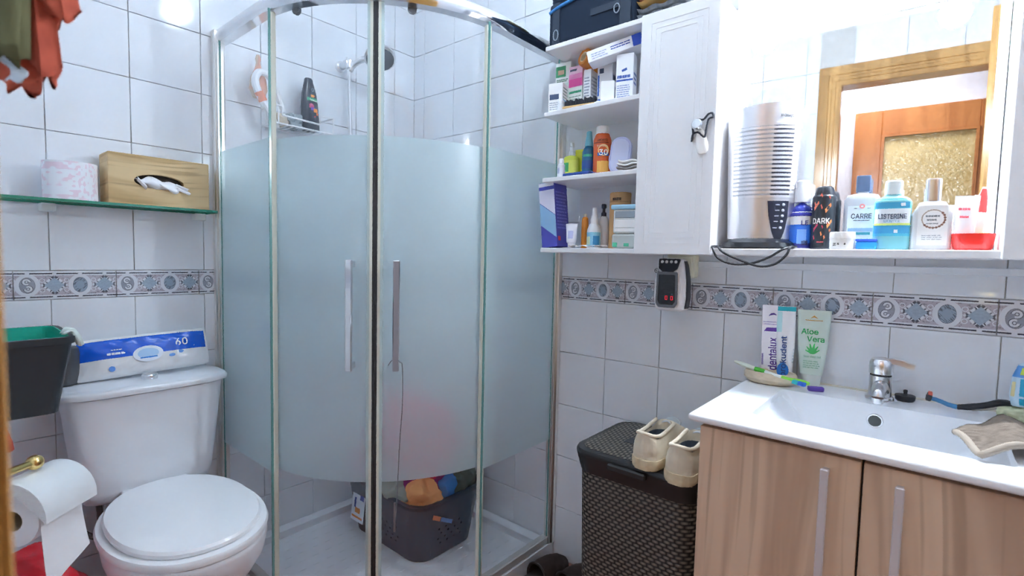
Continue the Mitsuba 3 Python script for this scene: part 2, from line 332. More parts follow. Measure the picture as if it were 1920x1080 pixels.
# the hallway seen in the mirror
struct('wall_hall', cat(bx(2.42, 2.5, -.1, 3.4, 0, ZC), bx(W+.1, 2.42, .5, .58, 0, ZC), bx(W+.1, 2.42, 3.2, 3.28, 0, ZC)), M('#d2d0d8', .7), 'plain white hallway wall seen in the mirror', cat='wall')
d2 = struct('door_2', None, None, 'orange wood hallway door with a frosted amber pane, seen in the mirror', cat='door')
part(d2, 'stile', bx(2.37, 2.42, 1.683, 1.82, 0, 2.05, .003), 'mat_orange_wood', False); part(d2, 'stile', bx(2.37, 2.42, 2.26, 2.40, 0, 2.05, .003), 'mat_orange_wood', False)
part(d2, 'rail', bx(2.37, 2.42, 1.82, 2.26, 1.905, 2.05, .003), 'mat_orange_wood', False); part(d2, 'rail', bx(2.37, 2.42, 1.82, 2.26, 0, .35, .003), 'mat_orange_wood', False)
part(d2, 'bead', cat(bx(2.362, 2.375, 1.82, 1.835, .35, 1.905), bx(2.362, 2.375, 2.245, 2.26, .35, 1.905), bx(2.362, 2.375, 1.835, 2.245, 1.89, 1.905)), 'mat_orange_wood', False)
part(d2, 'pane', bx(2.385, 2.395, 1.82, 2.26, .35, 1.905), PROC('mat_amber_glass', lambda p, n, uv: mix(lin('#b39a63'), lin('#cdb98a'), fbm(p.y*40, p.z*40, 0, 3)), .12, bump=lambda p, n, uv: fbm(p.y*90, p.z*90, 0, 2), scale=.002), False)
lamp = thing('hall_ceiling_lamp', 'square white ceiling lamp in the hallway', 'ceiling lamp')
part(lamp, 'frame', bx(1.78, 2.24, 1.5, 1.96, ZC-.03, ZC-.001, .004), WHITE, False)
e = trimesh.Trimesh([(1.8, 1.52, ZC-.031), (2.22, 1.52, ZC-.031), (2.22, 1.94, ZC-.031), (1.8, 1.94, ZC-.031)], [(0, 2, 1), (0, 3, 2)], process=False)
part(lamp, 'diffuser', e, WHITE, False, emitter={'type': 'area', 'radiance': {'type': 'rgb', 'value': list(HALL)}})
cl = thing('ceiling_lamp', 'round white globe lamp on the bathroom ceiling', 'ceiling lamp')
part(cl, 'base', at(frame((.66, 1.08, ZC), (1, 0, 0), (0, 0, -1), (0, 1, 0)), lathe([(.06, .0005), (.065, .004), (.06, .02), (.045, .024)], 32)), WHITE)
gl = lathe([(.045, .0245)]+[(.078*math.sin(t), .085-.075*math.cos(t)) for t in np.linspace(.62, math.pi, 16)], 32)
gl = at(frame((.66, 1.08, ZC), (1, 0, 0), (0, 0, -1), (0, 1, 0)), gl)
if gl.volume < 0: gl.invert()
part(cl, 'globe', gl, WHITE, True, emitter={'type': 'area', 'radiance': {'type': 'rgb', 'value': list(CEIL)}})
# ------------------------------------------------------------------ shower
SC = .32
def arc(r, a0, a1, n=24): t = np.radians(np.linspace(a0, a1, n)); return np.stack([SC+r*np.cos(t), SC+r*np.sin(t)], 1)
def path(r, n=28): return np.vstack([[SC+r, .004], arc(r, 0, 90, n), [.004, SC+r]])
def band(r0, r1, z0, z1, b=.004):             # curved rail between two offset paths, chamfered
    a, c = path(r0), path(r1); m = path((r0+r1)/2)
    P = lambda q, z: np.c_[q, np.full(len(q), z)]
    k = b/(r1-r0)
    i, o = a+(c-a)*k, c-(c-a)*k
    secs = [P(i, z0), P(o, z0), P(c, z0+b), P(c, (z0+z1)/2), P(c, z1-b), P(o, z1), P(i, z1), P(a, z1-b), P(a, z0+b)]
    S = np.array(secs)                        # (8, n, 3)
    t = loft([S[:, j] for j in range(S.shape[1])]); return t
def rail(r0, r1, z0, z1):                      # bulging top rail
    h, w = (z1-z0), (r1-r0); n = 10
    prof = [(r0, z0), (r1-.006, z0)]+[(r1-.006+.006*math.sin(math.pi*(i/n)), z0+h*i/n) for i in range(1, n)]+[(r1-.006, z1), (r0, z1)]
    S = [np.c_[path(r), np.full(len(path(r)), z)] for r, z in prof]; S = np.array(S)
    return loft([S[:, j] for j in range(S.shape[1])])
tray = thing('shower_tray', 'white quadrant shower tray under the glass enclosure in the corner', 'shower tray')
tp = Polygon(np.vstack([[[.003, .003]], path(.555)])); ti = Polygon(np.vstack([[[.045, .045]], arc(.505, 0, 90, 24)]+[])).buffer(-.0)
ti = Polygon(np.vstack([[[.05, .05], [SC+.5, .05]], arc(.5, 0, 90, 24), [[.05, SC+.5]]]))
rim = ext(tp.difference(ti), .057); base = ext(tp, .03)
part(tray, 'rim', rim, CERAMIC); part(tray, 'base', base, CERAMIC)
dots = []
for i in range(14):
    for j in range(14):
        x, y = .09+.052*i+.026*(j % 2), .09+.052*j
        if ti.buffer(-.03).contains(Point(x, y)): dots.append(lathe([(.011, 0), (.011, .0008), (.009, .0016)], 10) and mv(bx(-.012, .012, -.003, .003, 0, .0015, .0007), x, y, .03))
k = part(tray, 'grip_pattern', cat(*dots), M('#dfe4e8', .3)); labels[k] = {'kind': 'stuff', 'label': 'raised anti-slip marks'}
enc = thing('shower_enclosure', 'curved two-door glass shower enclosure with frosted middle band and chrome rails', 'shower enclosure')
part(enc, 'top_rail', rail(.515, .553, 1.866, 1.908), CHROME, 40)
part(enc, 'bottom_rail', band(.522, .550, .058, .088), M('#c4c5c3', .35, .35), 40)
part(enc, 'wall_profile', cat(bx(.845, .883, .001, .026, .058, 1.905, .004), bx(.852, .876, .026, .036, .058, 1.86, .002)), ALU, False)
part(enc, 'wall_profile', cat(bx(.001, .026, .845, .883, .058, 1.905, .004), bx(.026, .036, .852, .876, .058, 1.86, .002)), ALU, False)
F0, F1 = .466, 1.494
def sheet(P, z0, z1):
    n = len(P); V = np.vstack([np.c_[P, np.full(n, z0)], np.c_[P, np.full(n, z1)]]); F = []
    for j in range(n-1): F += [(j, j+1, n+j+1), (j, n+j+1, n+j)]
    return trimesh.Trimesh(V, F, process=False)
def glass(parent, name, P, z0, z1):
    g = part(parent, name, sheet(P, F1, z1), 'mat_glass', True)
    part(g, 'lower_glass', sheet(P, z0, F0), 'mat_glass', True)
    part(g, 'frosted_band', sheet(P, F0, F1), 'mat_frost', True)
    return g
GE = M('#5f8f8a', .15)
glass(enc, 'fixed_pane', np.array([[.866, .03], [.866, .405]]), .088, 1.868)
glass(enc, 'fixed_pane', np.array([[.405, .866], [.03, .866]]), .088, 1.868)
part(enc, 'pane_edge', bx(.862, .868, .403, .407, .088, 1.868), GE, False); part(enc, 'pane_edge', bx(.403, .407, .862, .868, .088, 1.868), GE, False)
part(enc, 'pane_edge', bx(.863, .869, .034, .037, .088, 1.868), GE, False); part(enc, 'pane_edge', bx(.034, .037, .863, .869, .088, 1.868), GE, False)
part(enc, 'seal', bx(.846, .862, .389, .409, .09, 1.862, .003), SEAL, False); part(enc, 'seal', bx(.389, .409, .846, .862, .09, 1.862, .003), SEAL, False)
for q, (a0, a1, ah) in enumerate(((4, 44.2, 38.2), (45.8, 86, 51.8))):
    dr_ = part(enc, 'door_pane', sheet(arc(.527, a0, a1), F1, 1.868), 'mat_glass', True)
    part(dr_, 'lower_glass', sheet(arc(.527, a0, a1), .10, F0), 'mat_glass', True)
    part(dr_, 'frosted_band', sheet(arc(.527, a0, a1), F0, F1), 'mat_frost', True)
    ae = 44.2 if q == 0 else 45.8; s = -1 if q == 0 else 1
    def vbar(r0, r1, b0, b1, z0, z1):
        P0, P1 = arc(r0, b0, b1, 3), arc(r1, b0, b1, 3); pl = Polygon(np.vstack([P0, P1[::-1]])); t = ext(pl, z1-z0); t.apply_translation((0, 0, z0)); return t
    part(dr_, 'edge_seal', vbar(.522, .533, *sorted((ae, ae+s*.85)), .095, 1.866), SEAL, False)
    part(dr_, 'edge_seal', vbar(.522, .532, *sorted((ae+s*.85, ae+s*1.7)), .095, 1.866), M('#aebfbd', .3), False)
    part(dr_, 'magnet_strip', vbar(.518, .531, *sorted((ae-s*.02, ae-s*.78)), .095, 1.866), M('#1c1c1c', .5), False)
    c, s_ = math.cos(math.radians(ah)), math.sin(math.radians(ah))
    hA = frame((SC, SC, 0), (-s_, c, 0), (0, 0, 1), (c, s_, 0))
    h = part(dr_, 'handle', at(hA, cat(bx(-.0095, .0095, .812, 1.135, .560, .573, .002), bx(-.006, .006, 1.113, 1.131, .528, .562, .001), bx(-.006, .006, .816, .834, .528, .562, .001))), CHROME, False)
    for aa in (17,) if q == 0 else (56,):
        c2, s2 = math.cos(math.radians(aa)), math.sin(math.radians(aa)); rA = frame((SC, SC, 1.862), (-s2, c2, 0), (c2, s2, 0), (0, 0, 1))
        rl = mv(lathe([(.004, -.006), (.013, -.005), (.013, .005), (.004, .006)], 16), 0, .516, 0)
        part(dr_, 'roller', at(rA, rl), M('#2b3236', .4))
# hanging wire hooked over the handle of the right door
c, s_ = math.cos(math.radians(51.8)), math.sin(math.radians(51.8)); hA = frame((SC, SC, 0), (-s_, c, 0), (0, 0, 1), (c, s_, 0))
one('hanging_rod', at(hA, cat(tube([(-.022, .826, .545), (-.012, .842, .556), (.0, .848, .566), (.012, .842, .576), (.019, .826, .579), (.020, .72, .577), (.013, .60, .573), (.006, .42, .570), (.0, .34, .568)], .0014, 6, 4), bx(-.003, .003, .33, .42, .566, .569))),
    M('#8a8f93', .35, .8), 'thin grey metal rod hooked over the handle of the right shower door', 'rod')
# hand shower
sh = thing('hand_shower', 'chrome hand shower in its wall holder inside the cubicle', 'shower head')
part(sh, 'wall_holder', at(LW(.39, 0, 1.925), cat(at(rotm(0, 0, 90), lathe([(.022, .0), (.022, .012), (.014, .016), (.014, .045), (.018, .047), (.018, .075), (.008, .08)], 20)), mv(lathe([(.012, -.02), (.015, -.015), (.015, .015), (.012, .02)], 16), 0, -.004, .07), bx(-.002, .002, .012, .03, .05, .054))), CHROME)
hd = at(LW(.39, .075, 1.915), cat(tube([(0, -.02, 0), (.012, .006, .014), (.03, .022, .05), (.055, .026, .105)], [.011, .0115, .012, .016], 12, 5)))
part(sh, 'grip', hd, CHROME)
hv = np.array([-.22, -.45, .86]); hv /= np.linalg.norm(hv); hu = np.cross(hv, [0, 1, 0]); hu /= np.linalg.norm(hu); hA = frame((.330, .195, 1.938), hu, hv, np.cross(hu, hv))
part(sh, 'head', at(hA, lathe([(.018, .022), (.048, .014), (.061, .002), (.062, -.008), (.056, -.012), (.0, -.0125)], 36)), CHROME)
part(sh, 'spray_plate', at(hA, lathe([(.054, -.0122), (.054, -.0138), (.0, -.0142)], 32)), M('#47525c', .35))
part(sh, 'hose', tube([(.39, .07, 1.90), (.385, .062, 1.82), (.376, .055, 1.68), (.366, .05, 1.5), (.36, .055, 1.25), (.37, .065, 1.05)], .0075, 10, 8), M([.75, .76, .77], .2, 1.0))
vx = thing('shower_mixer', 'chrome mixer valve behind the frosted glass', 'tap')
part(vx, 'body', cat(at(frame((.37, .055, 1.02), (0, 1, 0), (1, 0, 0), (0, 0, 1)), lathe([(.018, -.08), (.022, -.06), (.022, .06), (.018, .08)], 20)), bx(.315, .335, 0, .05, 1.01, 1.03, .004), bx(.405, .425, 0, .05, 1.01, 1.03, .004)), CHROME)
# wire caddy and what stands in it
cd = thing('shower_caddy', 'white wire shower caddy on the wall inside the cubicle', 'caddy')
def rectwire(u0, u1, w0, w1, v, r=.0034): return tube([(u0, v, w0), (u1, v, w0), (u1, v, w1), (u0, v, w1), (u0, v, w0)], r, 6)
cA = LW(.60, 0, 1.615)
part(cd, 'base_frame', at(cA, cat(rectwire(-.115, .115, .008, .11, 0), *[tube([(u, 0, .008), (u, 0, .11)], .0016, 6) for u in np.linspace(-.1, .1, 11)])), WHITE)
part(cd, 'rim', at(cA, tube([(-.115, .062, .008), (-.115, .062, .11), (-.105, .062, .112), (-.088, .062, .112), (-.088, .03, .113), (.058, .026, .113), (.062, .058, .112), (.115, .062, .11), (.115, .062, .008), (-.115, .062, .008)], .0036, 7)), WHITE)
part(cd, 'upright', at(cA, cat(*[tube([(u, 0, .11), (u, .062, .11)], .003, 6) for u in (-.115, -.1, .115)], *[tube([(u, 0, .008), (u, .075, .008)], .002, 6) for u in (-.1, 0, .1)])), WHITE)
s_secs = [(0, .036, .020), (.012, .039, .022), (.09, .037, .021), (.14, .031, .018), (.175, .021, .014), (.195, .016, .011), (.199, .012, .009)]
sb = thing('shampoo_bottle', 'black shampoo bottle with fruit picture and green band standing in the wire caddy', 'bottle'); sA = LW(.553, .062, 1.62, 14, 3)
part(sb, 'body', at(sA, oval(s_secs, 2.3)), M('#1d2733', .25))
part(sb, 'band', at(sA, patch(s_secs, 2.3, .112, .124, -42, 52)), M('#2f9a6e', .4), True)
for i, (a, v, r, col) in enumerate(((-12, .092, .010, '#b8456a'), (-4, .083, .008, '#6b48a8'), (14, .078, .010, '#e08a3a'), (24, .066, .006, '#d96a2c'), (-2, .131, .007, '#e2a25a'), (10, .132, .004, '#c9733c'), (5, .055, .003, '#c0303a'), (-10, .098, .006, '#c46a8c'))):
    part(sb, 'print', at(sA, patch(s_secs, 2.3, v-r*.7, v+r*.7, a-r*1500, a+r*1500, .0005+.0001*i)), M(col, .5), True)
part(sb, 'lettering', at(sA, mv(text('Palmolive', .006, .002, .115, .0215, True, -4, width=.036))), M('#e8efe8', .5), False)
part(sb, 'cap_emblem', at(sA, text('O', .012, .004, .155, .0165, depth=.0006)), M('#aab3bb', .4), False)
one('scrub_puff', at(LW(.622, .06, 1.645), blob((0, 0, 0), (.03, .026, .025), 3, .8, 60)), M('#8d979c', .8), 'grey mesh scrub puff beside the black shampoo in the caddy', 'bath puff')
one('bath_sponge', at(LW(.672, .06, 1.642), blob((0, 0, 0), (.03, .026, .025), 5, .3, 30)), M('#cdbfae', .9), 'beige bath sponge at the left end of the caddy', 'sponge')
bb = thing('back_brush', 'white looped bath brush handle with a salmon band behind the fixed pane', 'bath brush')
bA = LW(.765, .05, 1.60)
part(bb, 'handle', at(bA, tube([(.075, .005, .03), (.045, .05, .036), (.012, .10, .036), (-.005, .15, .034), (.012, .185, .03), (.045, .18, .026), (.075, .13, .024), (.10, .07, .022)], [.008, .012, .013, .013, .012, .010, .010, .009], 10, 6)), WHITE)
part(bb, 'band', at(bA, tube([(.022, .085, .036), (.006, .115, .036)], .0145, 12)), M('#d9825f', .6))
one('loofah', at(LW(.742, .045, 1.755), cat(oval([(-.05, .02, .016), (-.02, .032, .022), (.02, .026, .02), (.05, .012, .01), (.075, .007, .006), (.085, .01, .009), (.1, .006, .006)], 2, 20))), fabric('mat_loofah', lambda p, n, uv: mix(lin('#c7b49c'), lin('#d8a08a'), smoothstep(.45, .7, noise(p.x*30, p.z*30, 1.0))), .002), 'beige and pink loofah hanging behind the fixed shower pane', 'loofah')
# laundry basket in the shower
bk = thing('laundry_basket', 'dark slate plastic laundry basket full of clothes standing in the shower tray', 'laundry basket')
def rrect(cx, cy, hx, hy, r, z, N=12):
    P = [];
    for (sx, sy, a0) in ((1, 1, 0), (-1, 1, 90), (-1, -1, 180), (1, -1, 270)):
        for a in np.linspace(a0, a0+90, N, endpoint=False): P.append((cx+sx*(hx-r)+r*math.cos(math.radians(a)), cy+sy*(hy-r)+r*math.sin(math.radians(a)), z))
    return np.array(P)
BX, BY = .285, .375
def bsk(d): return [rrect(BX, BY, .145+d, .215+d, .07, .032-0*d), rrect(BX, BY, .175+d, .245+d, .075, .25)]
def lowrim(r):                                  # the long front side dips in the middle
    q = np.array(r); return q
outer = loft(bsk(0)); inner = loft([rrect(BX, BY, .141, .211, .068, .038), rrect(BX, BY, .171+.003, .241+.003, .073, .26)])
body = man(outer)-man(inner)
for zz, rowo in ((.085, 0), (.105, .014), (.125, 0), (.145, .014)):
    for t in np.linspace(-.09, .09, 7):
        body = body-m3.Manifold.cylinder(.3, .0045, .0045, 8).rotate([0, 90, 0]).translate([BX+.05, BY+t+rowo, zz])
    for t in np.linspace(-.05, .05, 4):
        body = body-m3.Manifold.cylinder(.3, .0045, .0045, 8).rotate([-90, 0, 0]).translate([BX+t+rowo, BY+.08, zz])
part(bk, 'body', tm(body), M('#1d2936', .3), 25)
rimo = loft([rrect(BX, BY, .178, .248, .077, .243), rrect(BX, BY, .184, .254, .08, .247), rrect(BX, BY, .184, .254, .08, .258), rrect(BX, BY, .176, .246, .076, .262)])
rimm = man(rimo)-man(loft([rrect(BX, BY, .170, .240, .073, .2), rrect(BX, BY, .172, .242, .074, .3)]))
part(bk, 'rim', tm(rimm), M('#1a2530', .3), 30)
fA = frame((BX+.168, BY-.125, .15), (0, 1, 0), (-.135, 0, .99), (.99, 0, .135))
part(bk, 'label', at(fA, flat(-.045, .04, -.06, .055, .004)), M('#dfe6ee', .5), False, label='white paper label with blue and orange print')
part(bk, 'label_print', at(fA, cat(flat(.005, .03, .025, .045, .0045), flat(-.03, -.018, -.01, .028, .0045))), M('#2f4f9a', .5), False)
part(bk, 'label_print', at(fA, cat(flat(-.02, .012, -.028, -.008, .0046), flat(-.038, .03, -.048, -.04, .0046))), M('#d08440', .5), False)
fB = frame((BX+.06, BY+.241, .185), (-1, 0, 0), (0, -.13, .99), (0, .99, .13))
part(bk, 'tag', at(fB @ rotm(0, -28, 0), flat(-.05, -.012, -.008, .008, .003)), M('#c9744a', .5), False, label='small orange tag'); part(bk, 'tag', at(fB @ rotm(0, -28, 0), flat(-.008, .05, -.007, .007, .003)), M('#5f86b8', .5), False, label='small blue tag')
_heap = [tm(body), tm(rimm)]
def garment(c, r, seed, color, label, cat_='clothing', amp=.5, freq=11, nm='garment', sc=.0008):
    t = man(blob(c, r, seed, amp, freq, 5))
    for o in _heap: t = t-man(o)
    t = max(t.decompose(), key=lambda d: d.volume()); t = tm(t); _heap.append(t)
    one(nm, t, fabric(f'mat_cloth_{seed}', color, sc), label, cat_, 'clothes in the laundry basket', True)
garment((BX+.118, BY+.075, .262), (.052, .075, .052), 15, '#9aa39a', 'sage grey garment folded over the front rim of the laundry basket', amp=.6, freq=16)
garment((BX+.095, BY+.165, .262), (.062, .062, .056), 11, '#e6a069', 'orange garment spilling over the front corner of the laundry basket', amp=.7, freq=17)
garment((BX+.045, BY+.125, .305), (.075, .085, .055), 12, '#7d1f63', 'purple garment behind the orange one in the laundry basket', amp=.7, freq=15)
garment((BX+.012, BY+.192, .278), (.038, .045, .055), 13, '#3f78b4', 'blue garment at the right of the orange one in the laundry basket', amp=.7, freq=18)
garment((BX-.075, BY+.175, .282), (.06, .06, .066), 14, '#565c54', 'dark grey green garment at the right end of the laundry basket', amp=.7, freq=16)
garment((BX+.02, BY-.17, .285), (.13, .10, .055), 17, '#8a2560', 'magenta garment hanging over the left end of the laundry basket', amp=.6, freq=14)
garment((BX+.03, BY+.06, .44), (.12, .16, .14), 16, '#d02a58', 'raspberry red garment heaped on top of the laundry basket behind the frosted band')
# ------------------------------------------------------------------ wall cabinet with shelves, mirror and lamps
FX = .215
cab = thing('wall_cabinet', 'white wall cabinet with open shelves, a narrow door and a lit mirror over the washbasin', 'cabinet')
for z0, z1 in ((1.821, 1.836), (1.612, 1.626), (1.400, 1.414), (1.170, 1.185)):
    part(cab, 'shelf', bx(.004, FX, .937, 1.284, z0, z1, .0015), LAM, False)
part(cab, 'back_panel', bx(.001, .004, .952, 1.284, 1.17, 1.836), LAM, False)
part(cab, 'side_panel', bx(.004, FX, 1.284, 1.299, 1.171, 1.832, .001), LAM, False)
part(cab, 'side_panel', bx(.004, FX, 1.484, 1.499, 1.171, 1.832, .001), LAM, False)
part(cab, 'top_panel', bx(.004, FX, 1.299, 1.484, 1.817, 1.832), LAM, False)
part(cab, 'bottom_panel', bx(.004, FX, 1.299, 1.484, 1.171, 1.186), LAM, False)
def cabdoor(y0, y1, z0, z1):
    d = bx(FX+.001, FX+.016, y0, y1, z0, z1, .002); A = frame((FX+.016, (y0+y1)/2, 0), (0, 1, 0), (0, 0, 1), (1, 0, 0))
    k = part(cab, 'door', d, LAM, False); ms = []
    h = (y1-y0)/2
    for i, (ins, zt) in enumerate(((.030, .030), (.044, .046), (.058, .06))):
        a = h-ins; ms += [bx(-a, a, z1-zt-.0012, z1-zt, 0, .0012), bx(-a, a, z0+zt, z0+zt+.0012, 0, .0012), bx(-a, -a+.0012, z0+zt, z1-zt, 0, .0012), bx(a-.0012, a, z0+zt, z1-zt, 0, .0012)]
    part(k, 'bead_moulding', at(A, cat(*ms)), LAM, False)
    return k
dl = cabdoor(1.283, 1.500, 1.169, 1.832)
KA = frame((FX+.016, 1.458, 1.505), (0, 1, 0), (0, 0, 1), (1, 0, 0))
part(dl, 'knob', at(KA @ rotm(0, 0, 90), lathe([(.007, 0), (.006, .010), (.008, .013), (.0135, .016), (.014, .021), (.011, .025), (.0, .026)], 24)), CHROME)
part(cab, 'mirror_backing', bx(.004, .028, 1.499, 2.045, 1.171, 1.832), LAM, False)
mn = np.array([math.cos(.038)*math.cos(-.006), math.sin(.038), math.sin(-.006)]); mu = np.cross([0, 0, 1.0], mn); mu /= np.linalg.norm(mu); mvv = np.cross(mn, mu)
mA = frame((.068, 1.77, 1.464), mu, mvv, mn)
part(cab, 'mirror', at(mA, bx(-.2725, .2725, -.2795, .2795, -.004, 0)), 'mat_mirror', False)
part(cab, 'mirror_mount', at(mA, bx(-.265, .265, -.27, .27, -.03, -.005)), LAM, False)
part(cab, 'ledge', bx(.004, FX, 1.499, 2.045, 1.170, 1.187, .0015), LAM, False)
part(cab, 'light_board', bx(.07, .098, 1.4995, 2.0445, 1.742, 1.862, .002), M('#f3f4f6', .3), False)
part(cab, 'side_panel', bx(.004, FX, 2.045, 2.060, 1.171, 1.832, .001), LAM, False)
part(cab, 'side_panel', bx(.004, FX, 2.245, 2.260, 1.171, 1.832, .001), LAM, False)
part(cab, 'top_panel', bx(.004, FX, 2.060, 2.245, 1.817, 1.832), LAM, False); part(cab, 'bottom_panel', bx(.004, FX, 2.060, 2.245, 1.171, 1.186), LAM, False)
dr2 = cabdoor(2.046, 2.259, 1.169, 1.832)
for i, (y, lab) in enumerate(((1.553, 'glowing ribbed lamp bulb at the left end of the mirror light board'), (1.957, 'glowing lamp bulb at the right end of the mirror light board'))):
    b = thing('light_bulb', lab, 'light bulb'); z = 1.80 if i == 0 else 1.775
    A = frame((.098, y, z), (0, 1, 0), (.80, 0, -.60) if i == 0 else (.80, .0, -.60), (-.60, 0, -.80) if i == 0 else (-.60, .0, -.80))
    part(b, 'socket', at(A, lathe([(.019, -.014), (.019, .004), (.016, .008)], 24)), WHITE)
    part(b, 'ribbed_base', at(A, cat(lathe([(.013, .004), (.015, .012), (.024, .04)], 24), *[at(rotm(a, 0, 0), mv(bx(-.0012, .0012, .010, .040, .0, .0265), 0, 0, 0)) for a in np.arange(0, 360, 15)])), WHITE, False)
    gl = lathe([(.0262, .0402)]+[(.031*math.sin(t), .058-.031*math.cos(t)) for t in np.linspace(1.0, math.pi, 14)], 28)
    if gl.volume < 0: gl.invert()
    part(b, 'globe', at(A, gl), WHITE, True, emitter={'type': 'area', 'radiance': {'type': 'rgb', 'value': list(BULB)}})
part(cab, 'socket_cable', tube([(.06, 1.52, 1.862), (.08, 1.53, 1.87), (.11, 1.545, 1.84)], .003, 6, 5), WHITE)
# hair ties and clip on the knob
one('hair_tie', at(KA, tube([(.0, .014, .012), (.014, .012, .011), (.024, .024, .008), (.034, .026, .006), (.036, .016, .006), (.026, .012, .008), (.021, -.01, .008), (.016, -.032, .006), (.0, -.018, .006), (-.014, -.02, .005), (-.017, -.038, .005), (-.013, -.02, .008), (-.0125, .0, .012), (.0, .0155, .012)], .0026, 7, 4)), M('#2a2e38', .8), 'dark grey hair tie looped round the chrome knob of the narrow cabinet door', 'hair tie')
one('hair_clip', at(KA @ rotm(0, 10, 0), cat(oval([(-.075, .008, .006), (-.07, .014, .008), (-.055, .017, .009), (-.035, .014, .008), (-.016, .011, .006), (-.012, .008, .005)], 2.6, 24), tube([(-.008, -.014, .006), (-.007, -.002, .011), (.006, -.012, .006)], .002, 6, 4))), M('#f5f4f0', .4), 'white hair clip hanging from the knob of the narrow cabinet door', 'hair clip')

# ---- things on the shelves
def carton(name, label, cat_, A, su, sv, sw, col, deco=(), group=None, rough=.5):
    """box with base at v = 0, front at w = sw/2; deco: (side, kind, args)"""
    t = thing(name, label, cat_, group); part(t, 'box', at(A, bx(-su/2, su/2, 0, sv, -sw/2, sw/2, .0008)), M(col, rough), False)
    sides = {'f': frame((0, 0, sw/2), (1, 0, 0), (0, 1, 0), (0, 0, 1)), 'r': frame((su/2, 0, 0), (0, 0, -1), (0, 1, 0), (1, 0, 0)), 't': frame((0, sv, 0), (1, 0, 0), (0, 0, -1), (0, 1, 0)), 'l': frame((-su/2, 0, 0), (0, 0, 1), (0, 1, 0), (-1, 0, 0))}
    for i, (side, nm, mesh, c) in enumerate(deco): part(t, nm, at(A @ sides[side], mesh), M(c, .5), False)
    return t
S1, S2, S3 = 1.6265, 1.4145, 1.1855
carton('medicine_box', 'small white carton with dark logo, leftmost on the upper shelf', 'box', RW(.165, .957, S1, 12), .05, .098, .045, '#efefee',
       [('f', 'logo', flat(-.02, .012, .045, .062, .0002), '#3b4a68'), ('f', 'print', lines(-.02, .02, .012, .04, 4, .0002, seed=2), '#9aa0ac'), ('r', 'print', cat(flat(-.02, .02, .03, .045, .0002)), '#5f9fd0'), ('r', 'print', flat(-.02, .02, .002, .028, .0002), '#d6a878'), ('r', 'print', lines(-.02, .02, .05, .09, 4, .0002, seed=3), '#8fa39a')])
carton('medicine_box', 'tall white carton with green picture standing behind the leftmost box on the upper shelf', 'box', RW(.095, .938, S1, 6), .058, .19, .04, '#eef3ee',
       [('f', 'picture', flat(-.028, .010, .142, .178, .0002), '#3f8f62'), ('f', 'picture', flat(-.02, .004, .150, .165, .0004), '#c9a78c'), ('f', 'print', lines(-.024, .020, .126, .137, 2, .0002, seed=41), '#2f6a52'), ('f', 'print', flat(-.028, .022, .07, .12, .0002), '#cfe6da'), ('f', 'print', lines(-.026, .02, .03, .065, 4, .0002, seed=4), '#7fae98')])
carton('medicine_box', 'white and green carton lying under the pink box on the upper shelf', 'box', RW(.10, .998, S1, 0), .054, .095, .05, '#eaf0ea',
       [('f', 'print', flat(-.024, .024, .075, .082, .0002), '#3f9a78'), ('f', 'picture', bx(-.02, .02, .035, .04, .0002, .0006), '#c04a4a'), ('f', 'print', lines(-.024, .024, .045, .07, 3, .0002, seed=5), '#9ab0a6')])
carton('medicine_box', 'pink and white carton on top of the white and green one on the upper shelf', 'box', RW(.10, .997, S1+.0957, 0), .053, .068, .048, '#f3c9de',
       [('f', 'panel', flat(-.0262, .0262, .001, .026, .0002), '#e455a0'), ('f', 'panel', flat(-.0262, .0262, .026, .042, .0002), '#ee92c2'), ('f', 'print', lines(-.022, .006, .052, .062, 1, .0002, .6, seed=42), '#47506a')])
carton('medicine_box', 'narrow white carton right of the pink box on the upper shelf', 'box', RW(.115, 1.052, S1, 4), .026, .135, .055, '#eceef0',
       [('f', 'print', lines(-.010, .010, .03, .115, 9, .0002, seed=6), '#8c93a6'), ('r', 'print', lines(-.022, .022, .03, .12, 8, .0002, seed=7), '#a9aebb')])
tr = thing('tape_roll', 'amber orange plastic roll lying on top of the boxes on the upper shelf', 'roll'); tA = RW(.135, 1.055, 1.793, -20) @ rotm(0, 0, 78)
part(tr, 'ring', at(tA, tm(man(lathe([(.024, -.05), (.027, -.045), (.029, .0), (.0285, .02), (.026, .025)], 32))-m3.Manifold.cylinder(.1, .016, .016, 32, True).rotate([90, 0, 0]))), M('#cf7f2c', .3))
part(tr, 'core', at(tA, tm(man(lathe([(.0165, -.045), (.0165, .0245)], 28))-m3.Manifold.cylinder(.1, .0138, .0138, 28, True).rotate([90, 0, 0]))), M('#efe0c4', .6))
carton('medicine_box', 'white carton with blue lower edge behind the little white box on the upper shelf', 'box', RW(.11, 1.108, S1, 10), .05, .155, .04, '#eef0f4',
       [('f', 'print', flat(-.0245, .0245, .0, .035, .0002), '#2c5cb4'), ('f', 'print', flat(-.018, -.004, .115, .13, .0002), '#3a4660'), ('r', 'print', flat(-.014, .008, .09, .108, .0002), '#3a4660'), ('f', 'print', flat(-.023, -.018, .045, .11, .0002), '#2c5cb4')])
carton('medicine_box', 'little plain white carton standing in front on the upper shelf', 'box', RW(.165, 1.146, S1, 20), .042, .068, .038, '#f4f5f6', [('r', 'print', lines(-.014, .014, .01, .055, 6, .0002, seed=8), '#a2a6b0')])
